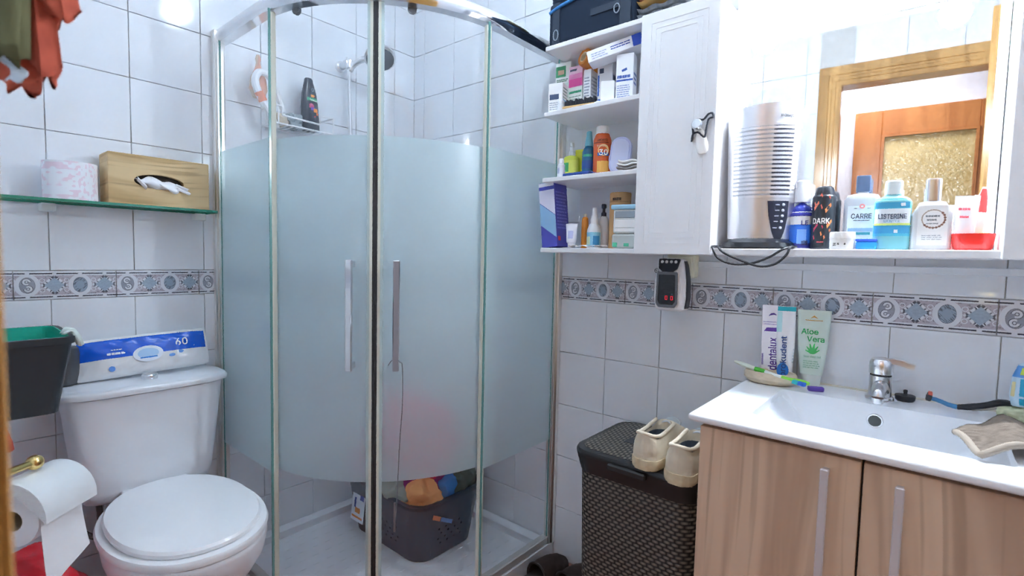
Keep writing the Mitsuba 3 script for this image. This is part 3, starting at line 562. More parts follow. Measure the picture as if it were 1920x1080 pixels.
carton('medicine_box', 'tall white carton with a blue stripe, near the door on the upper shelf', 'box', RW(.155, 1.201, S1, 14), .052, .138, .045, '#f1f2f7',
       [('f', 'stripe', bx(-.025, .025, .058, .063, .0002, .0006), '#27479a'), ('f', 'print', lines(-.022, .020, .067, .080, 1, .0002, .65, seed=43), '#3553a0'), ('f', 'emblem', at(rotm(0, 20, 0), flat(-.008+.03, .008+.03, .082, .089, .0002)), '#3553a0'), ('f', 'print', lines(-.022, .018, .012, .05, 6, .0002, seed=9), '#8b96c4'), ('r', 'print', lines(-.018, .018, .05, .09, 3, .0002, seed=10), '#7380b4')])
carton('medicine_box', 'slim white carton half hidden behind the door edge on the upper shelf', 'box', RW(.11, 1.245, S1, 0), .03, .13, .04, '#eef0f4', [('f', 'print', lines(-.012, .012, .02, .11, 8, .0002, seed=11), '#8b90a4')])
carton('medicine_box', 'long white carton with a blue end lying tilted on top of the other boxes', 'box', RW(.165, 1.172, 1.766, 18, 13), .165, .034, .06, '#f2f3f8',
       [('f', 'panel', flat(.055, .0822, .0005, .0335, .0002), '#2447b0'), ('r', 'panel', flat(-.0295, .0295, .0005, .0335, .0002), '#2447b0'), ('r', 'print', at(rotm(0, 30, 0), flat(-.012, .022, .020, .025, .0004)), '#e8ecf8'), ('f', 'print', lines(-.010, .05, .014, .028, 2, .0002, seed=44), '#3a4fa0'), ('f', 'print', lines(-.07, -.02, .006, .026, 3, .0002, seed=12), '#a9b2d4')])
hb = thing('nail_brush', 'wooden brush with black bristles lying at the front of the upper shelf', 'brush'); hA = RW(.185, 1.058, S1+.001, 8)
part(hb, 'back', at(hA, rbox(-.058, .058, 0, .010, -.014, .014, .0045)), M('#c9a26a', .5))
part(hb, 'bristles', at(hA, cat(*[bx(u-.0028, u+.0028, .0095, .026+.004*math.sin(u*400), w-.003, w+.003, .001) for u in np.linspace(-.048, .05, 17) for w in (-.008, 0, .008)])), M('#1c2029', .7), False)
one('red_cup', at(RW(.16, 1.018, S1), lathe([(.016, 0), (.017, .004), (.016, .024), (.012, .028), (0, .029)], 24)), M('#b8283c', .35), 'red plastic cup behind the brush on the upper shelf', 'cup')
wj = thing('small_jar', 'small white jar beside the brush at the front of the upper shelf', 'jar'); jA = RW(.19, .988, S1)
part(wj, 'body', at(jA, lathe([(.010, 0), (.012, .002), (.012, .022), (.010, .024)], 24)), M('#e8ecef', .2)); part(wj, 'cap', at(jA, lathe([(.011, .0245), (.011, .034), (.009, .036)], 24)), WHITE)
one('blister_pack', at(RW(.188, 1.155, S1+.0005, 6), cat(bx(-.034, .034, 0, .004, -.016, .016, .0008), *[mv(lathe([(.006, 0), (.005, .003), (0, .004)], 10), u, .004, w) for u in np.linspace(-.026, .026, 5) for w in (-.008, .008)])), M('#eceff5', .35), 'white blister pack lying at the front of the upper shelf', 'blister pack')
# middle shelf
def bottle(name, label, cat_, A, secs, n, col, rough=.25, caps=(), deco=(), group=None, glassy=None):
    t = thing(name, label, cat_, group); part(t, 'body', at(A, oval(secs, n, 40)), glassy or M(col, rough))
    for nm, sc, nn, c in caps: part(t, nm, at(A, oval(sc, nn, 32)), M(c, .3) if isinstance(c, str) and c.startswith('#') else c)
    for i, (nm, v0, v1, a0, a1, c) in enumerate(deco): part(t, nm, at(A, patch(secs, n, v0, v1, a0, a1, .0004+.00025*i)), M(c, .45), True)
    return t
def btext(t, A, s, h, cu, cv, r, col, bold=True, width=None, turn=0, nm='lettering', off=.0012, face=0):
    m = text(s, h, cu, cv, 0, bold, turn, .0003, width)
    part(t, nm, at(A @ rotm(face, 0, 0), bend(m, r+off) if r else mv(m, 0, 0, off)), M(col, .5), False)
sec = [(0, .011, .011), (.003, .0125, .0125), (.04, .0125, .0125), (.044, .008, .008)]
bottle('cream_tube', 'small white tube leftmost at the front of the middle shelf', 'tube', RW(.19, .995, S2), sec, 2, '#eef0f8', .3, [('cap', [(.0442, .009, .009), (.058, .008, .008), (.061, .006, .006)], 2, '#f4f5fa')], [('print', .012, .03, -35, 10, '#b9c0dc')])
one('flat_pouch', at(RW(.17, 1.06, S2, -4), rbox(-.058, .05, 0, .012, -.03, .03, .005)), M('#1f3f86', .5), 'dark blue flat case lying at the front of the middle shelf', 'case')
sec = [(0, .023, .017), (.004, .026, .019), (.074, .026, .019), (.080, .022, .016), (.083, .011, .011)]; a = RW(.115, .985, S2+.0, 20)
t = bottle('spray_bottle', 'yellow green pump bottle with a green label on the middle shelf', 'bottle', a, sec, 2.6, '#d3df43', .3, [('pump', [(.083, .010, .010), (.098, .010, .010), (.100, .006, .006), (.112, .005, .005), (.114, .008, .010), (.124, .008, .012), (.127, .006, .008)], 2, '#e2e8e8')],
           [('label', .018, .066, -62, 62, '#e3ea6a'), ('panel', .028, .058, -55, -8, '#3f9e58')])
carton('medicine_box', 'narrow yellow carton behind the yellow green pump bottle on the middle shelf', 'box', RW(.085, 1.003, S2, 10), .03, .105, .03, '#d9de3c', [('r', 'print', lines(-.01, .01, .03, .09, 6, .0002, seed=13), '#7e9440')])
sec = [(0, .019, .019), (.004, .0215, .0215), (.085, .0215, .0215), (.098, .016, .016), (.104, .011, .011)]; a = RW(.125, 1.058, S2, 20)
t = bottle('spray_bottle', 'dark blue sun spray with a pale blue cap on the middle shelf', 'bottle', a, sec, 2, '#1f5f82', .15, [('cap', [(.104, .0135, .0135), (.112, .0135, .0135), (.130, .0105, .0105), (.15, .0085, .0085), (.152, .007, .007)], 2, '#6fb6c6')],
           [('label', .0, .022, -90, 90, '#a8d4e4'), ('panel', .03, .056, -70, 70, '#274a8a'), ('panel', .068, .076, -40, 40, '#3f9f7c')])
sec = [(0, .0255, .0255), (.004, .0285, .0285), (.118, .0285, .0285), (.132, .023, .023), (.136, .021, .021)]; a = RW(.125, 1.108, S2, 20)
t = bottle('sunscreen_bottle', 'orange sunscreen bottle marked 30 with a white cap on the middle shelf', 'bottle', a, sec, 2, '#cf5a26', .3, [('cap', [(.136, .0215, .0215), (.158, .0205, .0205), (.161, .018, .018)], 2, '#efece8')],
           [('label', .004, .048, -22, 58, '#e7b056'), ('panel', .064, .074, -20, 55, '#2f69b4'), ('stripe', .104, .107, -55, 50, '#7e2f18')])
part(t, 'roundel', at(a @ rotm(18, 0, 0), bend(mv(ext(Point(0, .082).buffer(.018), .0004), 0, 0, .0), .0296)), M('#f0c987', .4), False)
btext(t, a, '30', .017, 0, .0745, .0285, '#f7f3ea', True, face=18, off=.0022); btext(t, a, 'LANCASTER', .006, 0, .113, .0285, '#5e2418', True, face=10, width=.034); part(t, 'print', at(a @ rotm(10, 0, 0), bend(lines(-.018, .018, .092, .100, 2, 0, seed=45), .0297)), M('#f3d3b0', .5), False)
tA = RW(.12, 1.166, S2+.004, 16, -5)
cs = thing('plastic_case', 'translucent lilac plastic case leaning upright on the middle shelf', 'case')
part(cs, 'shell', at(tA, ext(rr(.064, .116, .03, 0, .058), .022, -.011)), M('#b9bfe4', .18)); part(cs, 'lid_ridge', at(tA, ext(rr(.052, .102, .024, 0, .058), .003, .0108)), M('#ccd2ee', .15)); part(cs, 'clasp', at(tA, rbox(-.035, -.027, .04, .058, -.004, .012, .003)), M('#a4abd6', .2))
pb = thing('folded_packet', 'bundle of folded white paper sachets beside the lilac case on the middle shelf', 'packet'); pA = RW(.13, 1.215, S2, 12)
for i in range(4):
    part(pb, 'sachet', at(pA @ rotm(i*5-8, 2-i*1.5, 0), grid(lambda s, q, i=i: np.stack([-.038+.08*s, .006+.010*i+.003*np.sin(9*s+i)+.002*np.sin(7*q), -.03+.06*q], -1), 12, 6, .004)), M(['#d9d4cc', '#8e8a88', '#ecebe8', '#f2f1ef'][i], .6))
one('foil_strip', at(RW(.185, 1.17, S2+.0005, 6), bx(-.05, .045, 0, .003, -.012, .012, .001)), M('#b5796a', .5), 'reddish flat sachet lying under the paper bundle on the middle shelf', 'sachet')
# lower shelf
t = thing('sanitary_box', 'blue and white patterned carton leaning outward at the left end of the lower shelf', 'box'); a = RW(.150, .955, S3+.003, 4, 5.5)
part(t, 'box', at(a, bx(-.030, .030, 0, .215, -.042, .042, .001)), M('#4a4aa6', .45), False)
fr = frame((-.0455, 0, 0), (0, 0, 1), (0, 1, 0), (-1, 0, 0)); ff = frame((0, 0, .042), (1, 0, 0), (0, 1, 0), (0, 0, 1))
tri = lambda *p: ext(Polygon(p), .0004)
part(t, 'panel', at(a @ ff, tri((-.0295, .19), (.0295, .19), (.0295, .105), (-.0295, .15))), M('#d8d6ea', .45), False); part(t, 'panel', at(a @ ff, tri((-.0295, .148), (.0295, .103), (.0295, .03), (-.0295, .075))), M('#8fb8dc', .45), False)
part(t, 'stripe', at(a @ ff, tri((-.0295, .20), (.0295, .20), (.0295, .192), (-.0295, .192))), M('#3b3f9e', .45), False); part(t, 'panel', at(a @ ff, tri((-.0295, .214), (.0295, .214), (.0295, .202), (-.0295, .202))), M('#e6e4ee', .45), False)
rs = frame((.0302, 0, 0), (0, 0, -1), (0, 1, 0), (1, 0, 0))
part(t, 'print', at(a @ rs, lines(-.034, .034, .06, .19, 12, .0, seed=14)), M('#6f70c0', .5), False); part(t, 'emblem', at(a @ rs, flat(-.034, -.018, .02, .034, .0)), M('#d0424f', .5), False)
part(t, 'open_flap', at(a, bx(-.028, .031, .2142, .2165, -.045, .03)), M('#2b2c3a', .6), False)
secs = [(0, .011, .011), (.016, .012, .012), (.017, .0145, .0145), (.022, .016, .015), (.06, .018, .006), (.072, .0195, .002), (.078, .0195, .0016)]; a = RW(.19, 1.043, S3, 18)
t = bottle('cream_tube', 'small white tube standing on its cap at the front left of the lower shelf', 'tube', a, secs, 2.2, '#e9eaf4', .35, [], [('print', .03, .055, -30, 25, '#b6bade')])
secs = [(0, .0105, .0105), (.07, .0115, .0105), (.095, .0125, .005)]
bottle('cream_tube', 'slim orange tube with a pale cap on the lower shelf', 'tube', RW(.125, 1.052, S3, 10), [(0, .0115, .0115), (.085, .0115, .0115), (.1, .010, .010), (.104, .006, .006)], 2, '#dc8a2c', .35, [('cap', [(.104, .006, .006), (.112, .0055, .0055), (.114, .004, .004)], 2, '#e9dcc4')], [('print', .02, .07, 20, 32, '#b56a1c')])
secs = [(0, .020, .020), (.004, .0225, .0225), (.06, .0225, .0225), (.074, .017, .017), (.08, .0115, .0115)]; a = RW(.14, 1.096, S3, 20)
t = bottle('spray_bottle', 'white spray bottle with a turquoise label on the lower shelf', 'bottle', a, secs, 2, '#f0f3f5', .3, [('cap', [(.08, .0125, .0125), (.09, .0125, .0125), (.108, .0085, .0085), (.128, .0075, .0075), (.131, .006, .006)], 2, '#f6f7f8')],
           [('label', .006, .052, -80, 80, '#8fc9e0'), ('panel', .006, .04, 5, 60, '#3c8fc0'), ('panel', .012, .038, -62, -20, '#d8e6c8')])
secs = [(0, .018, .014), (.004, .020, .016), (.085, .020, .016), (.1, .015, .012), (.106, .009, .009)]
bottle('pump_bottle', 'grey bottle with a black pump behind the white spray bottle on the lower shelf', 'bottle', RW(.10, 1.107, S3, 20), secs, 2.2, '#d4d3d6', .3, [('pump', [(.106, .0085, .0085), (.118, .0085, .0085), (.12, .0045, .0045), (.132, .0045, .0045), (.133, .0085, .010), (.144, .008, .012), (.146, .006, .008)], 2, '#22283a')])
secs = [(0, .0325, .0325), (.002, .0335, .0335), (.176, .0335, .0335), (.178, .0325, .0325)]; a = RW(.10, 1.166, S3, 20)
t = thing('paper_tube', 'tan cardboard tube with dark print on the lower shelf', 'tube'); part(t, 'body', at(a, oval(secs, 2, 40)), M('#c89c6c', .7)); part(t, 'lid_joint', at(a, lathe([(.0337, .148), (.0339, .1485), (.0337, .149)], 40)), M('#8a6440', .7))
part(t, 'print', at(a @ rotm(8, 0, 0), bend(lines(-.026, .004, .152, .164, 1, 0, .7, seed=46), .0347)), M('#4a3424', .7), False)
part(t, 'print', at(a @ rotm(14, 0, 0), bend(lines(-.02, .02, .03, .13, 9, 0, seed=15), .0345)), M('#a47a4e', .7), False)
fc = thing('food_container', 'clear food container with a blue lid and papers, right end of the lower shelf', 'container'); a = RW(.155, 1.222, S3, 12)
CL = M('#d3d8d6', .15)
part(fc, 'lower_box', at(a, rbox(-.038, .038, .001, .044, -.035, .035, .007)), M('#bcc3c0', .15)); part(fc, 'green_item', at(a, cat(rbox(-.034, -.020, .004, .018, .030, .0365, .002), rbox(.000, .016, .006, .016, .030, .0365, .002))), M('#4fb58e', .4))
part(fc, 'upper_box', at(a, rbox(-.035, .037, .0445, .118, -.034, .034, .006)), CL); part(fc, 'paper', at(a, cat(bx(-.03, .034, .062, .086, .033, .0352, .001), bx(-.028, .034, .05, .06, .033, .0350, .001))), M('#f0efee', .6), False)
part(fc, 'contents', at(a, rbox(-.03, .034, .09, .112, .028, .0352, .003)), M('#8d99a2', .5)); part(fc, 'lid', at(a, rbox(-.042, .042, .117, .131, -.039, .039, .004)), M('#9ccbe2', .3))
for i, (y, x, rot, c, lab) in enumerate(((1.10, .192, 8, '#eef0f4', 'white folded leaflet lying at the front of the lower shelf'), (1.145, .185, -10, '#b8b2ae', 'grey strip of sachets lying in front of the tan tube'), (1.06, .2, 20, '#c9c4c0', 'pale foil strip lying between the white tube and the leaflet'))):
    one('leaflet', at(RW(x, y, S3, rot), grid(lambda s, q, i=i: np.stack([(-.5+s)*(.055-.01*i), .004+.006*np.abs(np.sin(5*s+i))*(1-.3*q), (-.5+q)*.026], -1), 14, 5, .0012)), M(c, .55), lab, 'leaflet')
# on top of the cabinet
bg = thing('travel_bag', 'navy blue zipped travel bag on top of the open shelves', 'bag'); bz = 1.8365
def bagbody(y0, y1, z0, z1, x0, x1): return rbox(x0, x1, y0, y1, z0, z1, .012)
fabric('mat_navy', '#1d2736', .0006, .8)
part(bg, 'body', bagbody(.94, 1.252, bz, bz+.135, .03, .205), 'mat_navy', True); part(bg, 'top', bagbody(.945, 1.247, bz+.13, bz+.20, .035, .2), 'mat_navy', True)
part(bg, 'zip', tube([(.207, .945, bz+.105), (.209, 1.0, bz+.118), (.209, 1.1, bz+.128), (.209, 1.24, bz+.132)], .005, 8, 4), M('#2f77b4', .5))
for q in ((.958, .985, .004, .13), (1.20, 1.235, .004, .13), (1.10, 1.1995, .055, .075)): part(bg, 'strap', bx(.2045, .2085, q[0], q[1], bz+q[2], bz+q[3]), M('#24303f', .8), False)
part(bg, 'ring', at(RW(.209, .972, bz+.03), cat(*[tube([(.009*math.cos(q), .016*math.sin(q), 0) for q in np.linspace(0, 2*math.pi, 20)], .002, 6)])), M('#8f98a2', .3, .6)); part(bg, 'ring', at(RW(.209, 1.19, bz+.052), tube([(.009*math.cos(q), .013*math.sin(q), 0) for q in np.linspace(0, 2*math.pi, 20)], .002, 6)), M('#8f98a2', .3, .6))
one('khaki_cloth', at(RW(.11, .952, bz+.215, 0), oval([(-.014, .04, .05), (.0, .045, .06), (.03, .04, .05), (.05, .02, .03)], 2.4, 24)), fabric('mat_khaki', '#8d7a55', .001), 'khaki cloth bundle on top of the navy travel bag', 'cloth')
tw = thing('folded_towel', 'grey folded towel, lower of the two on top of the narrow cabinet', 'towel', None)
def fold(A, su, sw, h, seed): return at(A, grid(lambda s, q: np.stack([(-.5+s)*su, h*np.minimum(1, 4*np.sqrt(np.maximum(0, q*(1-q))))*0+h*.5+h*.5*np.sign(.5-q)*np.minimum(1, 6*np.abs(.5-q))+.003*np.sin(17*s+seed), sw*np.where(q < .5, .5-2*np.abs(q-.25)*0-(.5-q)*2, .5-(q-.5)*2)], -1), 20, 25, .008))
fabric('mat_grey_towel', lambda p, n, uv: mix(lin('#7d858d'), lin('#a7adb2'), noise(p.x*160, p.y*160, p.z*160)), .002); fabric('mat_rose_towel', '#c98f84', .002); fabric('mat_yellow_towel', '#d8b070', .002)
part(tw, 'fold', fold(RW(.12, 1.33, bz-.0, 0), .15, .17, .018, 1), 'mat_grey_towel', True); part(tw, 'fold', fold(RW(.12, 1.328, bz+.020, 0), .15, .165, .016, 2), 'mat_grey_towel', True)
tw = thing('folded_towel', 'rose and yellow folded towels lying on the grey towel on top of the narrow cabinet', 'towel')
part(tw, 'fold', fold(RW(.12, 1.327, bz+.046, 0), .15, .165, .010, 3), 'mat_yellow_towel', True); part(tw, 'fold', fold(RW(.12, 1.325, bz+.0635, 0), .15, .165, .012, 4), 'mat_rose_towel', True)
# ------------------------------------------------------------------ washbasin unit
VF = .492
van = thing('vanity_unit', 'wood grain washbasin cabinet with two doors under the white basin', 'cabinet')
part(van, 'carcass', cat(bx(.01, VF-.018, 1.586, 1.602, .09, .806, .001), bx(.01, VF-.018, 2.142, 2.158, .09, .806, .001), bx(.01, VF-.018, 1.602, 2.142, .09, .106), bx(.002, .01, 1.586, 2.158, .09, .806)), 'mat_vanity_wood', False)
part(van, 'plinth', bx(.05, VF-.06, 1.6, 2.145, 0, .0895), M('#4a3b32', .6), False)
part(van, 'edge_strip', cat(bx(VF-.0185, VF-.0175, 1.603, 2.141, .107, .8055)), M('#2d2723', .7), False)
for (y0, y1, hy) in ((1.5865, 1.8715, 1.8195), (1.8755, 2.1585, 1.928)):
    d = part(van, 'door', bx(VF-.017, VF, y0, y1, .09, .8035, .0012), 'mat_vanity_wood', False)
    part(d, 'handle', bx(VF+.022, VF+.030, hy-.0065, hy+.0065, .50, .784, .0015), M('#c9c3c6', .3, .35), False)
    part(d, 'handle_post', bx(VF, VF+.023, hy-.005, hy+.005, .768, .779), M('#b5b0b2', .3, .5), False); part(d, 'handle_post', bx(VF, VF+.023, hy-.005, hy+.005, .506, .517), M('#b5b0b2', .3, .5), False)
slab = m3.Manifold.batch_hull([m3.Manifold.sphere(.006, 20).translate([x, y, z]) for x in (.008, .505) for y in (1.571, 2.169) for z in (.8195, .824)])
slab = slab+man(bx(.02, .45, 1.62, 2.12, .70, .82, .02))
bowl = m3.Manifold.batch_hull([m3.Manifold.sphere(.012, 20).translate([x, y, z]) for (x, y, z) in ((.149, 1.672, .86), (.408, 1.672, .86), (.149, 2.068, .86), (.408, 2.068, .86), (.160, 1.76, .732), (.392, 1.76, .732), (.160, 1.99, .732), (.392, 1.99, .732), (.150, 1.68, .822), (.407, 1.68, .822), (.150, 2.06, .822), (.407, 2.06, .822))])
bas = thing('washbasin', 'white ceramic washbasin with a rectangular bowl set on the wood grain cabinet', 'washbasin')
part(bas, 'basin', tm(slab-bowl), CERAMIC, 35)
oA = frame((.1405, 1.863, .793), (0, 1, 0), (-.07, 0, .998), (.998, 0, .07))
part(bas, 'overflow_ring', at(oA @ rotm(0, 0, 90), tm(man(lathe([(.0125, -.002), (.0165, -.002), (.0165, .002), (.0150, .004), (.0125, .0035)], 32)))), CHROME)
part(bas, 'overflow_hole', at(oA @ rotm(0, 0, 90), lathe([(.0125, .0042), (.0, .0043)], 28)), M('#3d4240', .5))
part(bas, 'drain', at(frame((.276, 1.875, .7205), (1, 0, 0), (0, 0, 1), (0, -1, 0)), lathe([(.03, 0), (.031, .002), (.024, .003), (.018, .001), (0, .0005)], 32)), CHROME)
part(bas, 'caulk', bx(.0, .007, 1.572, 2.168, .8285, .834, .001), M('#d9d6c6', .6), False)
CT = .8302
fau = thing('tap', 'chrome single lever mixer tap on the back edge of the washbasin', 'tap'); fA = RW(.072, 1.864, CT)
part(fau, 'base_ring', at(fA, lathe([(.0275, 0), (.029, .003), (.028, .008), (.025, .010)], 36)), CHROME)
part(fau, 'body', at(fA, lathe([(.0235, .009), (.0225, .03), (.0225, .052), (.023, .058)], 36)), CHROME)
part(fau, 'seal_ring', at(fA, lathe([(.021, .058), (.0215, .0585), (.0215, .0625), (.021, .063)], 36)), M('#15171a', .4))
part(fau, 'spout', at(fA, cat(tube([(.004, .026, .012), (.004, .040, .05), (.004, .042, .085), (.004, .036, .104), (.004, .026, .110)], [.016, .0155, .0145, .0135, .0125], 16, 5), mv(lathe([(.0105, .0), (.0115, .002), (.0115, .012)], 18), .004, .014, .110))), CHROME)
part(fau, 'lever', at(fA @ rotm(0, 0, 0), cat(oval([(.063, .0235, .0235), (.080, .0245, .0245), (.090, .024, .023), (.098, .020, .019), (.101, .012, .011)], 2.2, 36), bar([(.002, .091, .002), (.02, .0965, .002), (.04, .094, .002), (.055, .0885, .002), (.063, .0875, .002)], .020, .012, (.1, 1, 0)))), M([.82, .83, .85], .16, 1.0), 40)
plug = thing('sink_plug', 'black rubber sink plug lying right of the tap', 'plug'); a = RW(.042, 1.912, CT)
part(plug, 'stopper', at(a, lathe([(.0165, 0), (.019, .002), (.0205, .012), (.0195, .0135), (.006, .0155), (0, .0155)], 28)), M('#17191c', .4)); part(plug, 'knob', at(a, lathe([(.004, .015), (.0035, .019), (.0045, .022), (.004, .026), (0, .027)], 16)), M('#17191c', .4))
# soap dish with its tubes and brush
sd = thing('soap_dish', 'beige stone soap dish on the left back corner of the washbasin', 'soap dish'); a = RW(.092, 1.627, CT, 4)
st = PROC('mat_stone', lambda p, n, uv: mix(lin('#b9a88f'), lin('#d6c9b2'), fbm(p.x*60, p.y*60, p.z*90, 3)), .5)
dish = man(oval([(0, .045, .026), (.004, .055, .034), (.014, .064, .042), (.026, .064, .041), (.032, .060, .038)], 2.2, 44))-man(oval([(.022, .048, .028), (.03, .054, .033), (.05, .056, .034)], 2.2, 44))
part(sd, 'dish', at(a, tm(dish)), st)
def ttube(name, label, A, su, h, th, col, cap=None, wd0=None):
    wd0 = wd0 or su
    secs = [(0, wd0*.5, th*.5), (h*.08, wd0*.52, th*.52), (h*.5, su*.50, th*.36), (h*.92, su*.5, .0022), (h, su*.5, .0012)]
    t = thing(name, label, 'tube'); part(t, 'body', at(A, oval(secs, 2.4, 40)), M(col, .3)); return t, secs
a = RW(.046, 1.612, CT+.001, 6, 1.5, -3)
t = thing('toothpaste_box', 'white and violet toothpaste carton marked dentalux standing behind the soap dish', 'toothpaste'); part(t, 'box', at(a, bx(-.018, .020, 0, .205, -.016, .016, .0008)), M('#f1eff7', .35), False); F = a @ frame((0, 0, .016), (1, 0, 0), (0, 1, 0), (0, 0, 1))
part(t, 'lettering', at(F, text('dentalux', .020, .010, .072, 0, True, 90, width=.088)), M('#4b2f86', .5), False)
part(t, 'print', at(F, lines(-.016, -.012, .04, .11, 1, 0, seed=21)), M('#7c6cab', .5), False); part(t, 'print', at(F, cat(flat(-.015, .018, .158, .1595, 0, .0003), flat(-.015, .018, .152, .1535, 0, .0003))), M('#8a7fc0', .5), False)
part(t, 'panel', at(F, ext(Polygon([(-.012, .133), (.0195, .133), (.0195, .144), (-.006, .143)]), .0003)), M('#5f3a9c', .5), False)
part(t, 'emblem', at(F, ext(Polygon([(-.002, .175), (.004, .183), (.012, .184), (.019, .177), (.011, .179), (.004, .177)]), .0003)), M('#45307f', .5), False)
part(t, 'panel', at(a @ frame((.020, 0, 0), (0, 0, -1), (0, 1, 0), (1, 0, 0)), flat(-.015, .015, .02, .12, 0, .0003)), M('#4a2f88', .5), False)
a = RW(.054, 1.653, CT+.001, 10, 1, -3)
t, secs = ttube('toothpaste_tube', 'white and turquoise toothpaste tube marked prokudent standing beside the violet carton', a, .045, .205, .03, '#f2f5f8', wd0=.034)
part(t, 'panel', at(a, patch(secs, 2.4, .192, .204, -89, 89)), M('#1fa7b4', .4), True); part(t, 'panel', at(a, patch(secs, 2.4, .135, .191, -88, -20, .0004)), M('#bfe6ea', .4), True)
TF = a @ frame((0, 0, .0112), (1, 0, 0), (0, .9975, -.07), (0, .07, .9975))
part(t, 'roundel', at(a @ frame((0, 0, .0178), (1, 0, 0), (0, .9975, -.058), (0, .058, .9975)), mv(ext(affinity.scale(Point(0, 0).buffer(.015), .95, 1.35), .0004), -.004, .033)), M('#1f6fc0', .45), False)
part(t, 'lettering', at(a @ frame((0, 0, .0154), (1, 0, 0), (0, .9975, -.058), (0, .058, .9975)), text('prokudent', .0135, -.004, .071, .0030, True, 90, width=.108)), M('#1c3f7c', .5), False)
part(t, 'panel', at(TF, flat(.006, .0125, .13, .165, 0)), M('#d9cf3f', .5), False); part(t, 'panel', at(TF, flat(.013, .021, .125, .14, 0)), M('#c8344a', .5), False); part(t, 'panel', at(TF, flat(.006, .013, .095, .12, .001)), M('#d9675a', .5), False); part(t, 'panel', at(TF, flat(.006, .012, .055, .09, .0015)), M('#5fc3cc', .5), False)
part(t, 'print', at(TF, lines(.014, .021, .055, .12, 8, .0015, seed=22)), M('#9fb2bf', .5), False)
a = RW(.040, 1.713, CT, 10, 0, -3)
secs = [(0, .021, .017), (.030, .023, .018), (.0305, .026, .019), (.1, .034, .014), (.185, .0385, .003), (.2, .039, .0012)]
t = thing('aloe_tube', 'pale green aloe vera gel tube standing on its clear cap on the washbasin', 'tube')
part(t, 'body', at(a, oval([s for s in secs if s[0] > .0301], 2.3, 44)), M('#d0e0d6', .2)); part(t, 'cap', at(a, oval(secs[:2], 2.3, 40)), M('#d4dcd6', .12))
AFc = lambda v, off=.0005: a @ frame((0, v, float(np.interp(v, [s[0] for s in secs], [s[2] for s in secs]))+off), (1, 0, 0), (0, .992, -.125), (0, .125, .992))
part(t, 'lettering', at(AFc(.143), text('Aloe', .0135, -.008, 0, .001, True)), M('#2f9a5a', .5), False); part(t, 'lettering', at(AFc(.124), text('Vera', .0135, .006, 0, .001, True)), M('#2f9a5a', .5), False)
leafs = [Polygon([(-.0035, 0), (.0035, 0), (l*math.sin(q), l*math.cos(q))]) for q, l in ((-1.1, .017), (-.65, .021), (-.25, .025), (.15, .026), (.55, .022), (1.0, .018))]
part(t, 'picture', at(AFc(.086), ext(leafs[0].union(leafs[1]).union(leafs[2]).union(leafs[3]).union(leafs[4]).union(leafs[5]).buffer(.0012), .0006, .0012)), M('#3fae5a', .5), False)
part(t, 'print', at(AFc(.078), cat(text('Aloe Vera Gel', .0055, 0, 0, .0005, True, width=.04), mv(lines(-.02, .02, -.03, -.008, 4, 0, seed=23), 0, 0, .0005))), M('#8fb8a0', .5), False)
part(t, 'print', at(AFc(.178), cat(flat(-.02, .02, -.006, -.0045, .001), ext(Polygon([(-.009, 0), (0, .008), (.009, 0), (0, .003)]), .0005, .001))), M('#c79a4a', .5), False)
tb = thing('toothbrush', 'green and white toothbrush with blue bristles lying across the soap dish', 'toothbrush')
B0, B1 = np.array([.095, 1.536, .8745]), np.array([.150, 1.728, .856]); mid = lambda s: B0+(B1-B0)*s+np.array([0, 0, -.004*math.sin(math.pi*s)+.001])
part(tb, 'handle', tube([mid(s) for s in np.linspace(0, .30, 6)], [.0035, .0055, .0062, .0064, .006, .006], 10), M('#dfe9dc', .3)); part(tb, 'grip', tube([mid(s) for s in np.linspace(.3, .44, 4)], [.0061, .0066, .0064, .0056], 10), M('#4fb53a', .4))
part(tb, 'handle', tube([mid(s) for s in np.linspace(.44, .66, 4)], [.0055, .0048, .004, .0036], 10), M('#e6ece6', .3)); part(tb, 'neck', tube([mid(s) for s in np.linspace(.66, 1.0, 6)], [.0037, .0035, .004, .0055, .0058, .004], 10), M('#8fd84a', .35))
dB = (B1-B0)/np.linalg.norm(B1-B0); sB = np.cross(dB, [0, 0, 1.0]); sB /= np.linalg.norm(sB); dn = np.cross(dB, sB); dn = dn if dn[2] < 0 else -dn
hB = frame(mid(.9)+sB*.0045+dn*.002, dB, -dn, sB)
part(tb, 'bristles', at(hB, cat(*[bx(u-.0018, u+.0018, -.0045, .0045, 0, .012, .0005) for u in np.linspace(-.012, -.002, 4)])), M('#2fb0b8', .6), False); part(tb, 'bristles', at(hB, cat(*[bx(u-.0018, u+.0018, -.0045, .0045, 0, .012, .0005) for u in np.linspace(.002, .014, 4)])), M('#2a63c0', .6), False)
one('sachet', at(RW(.100, 1.735, CT+.0005, 25), cat(bx(-.018, .018, 0, .011, -.007, .007, .002))), M('#5a3fa0', .4), 'small violet wrapped tablet lying at the foot of the aloe vera tube', 'sachet')
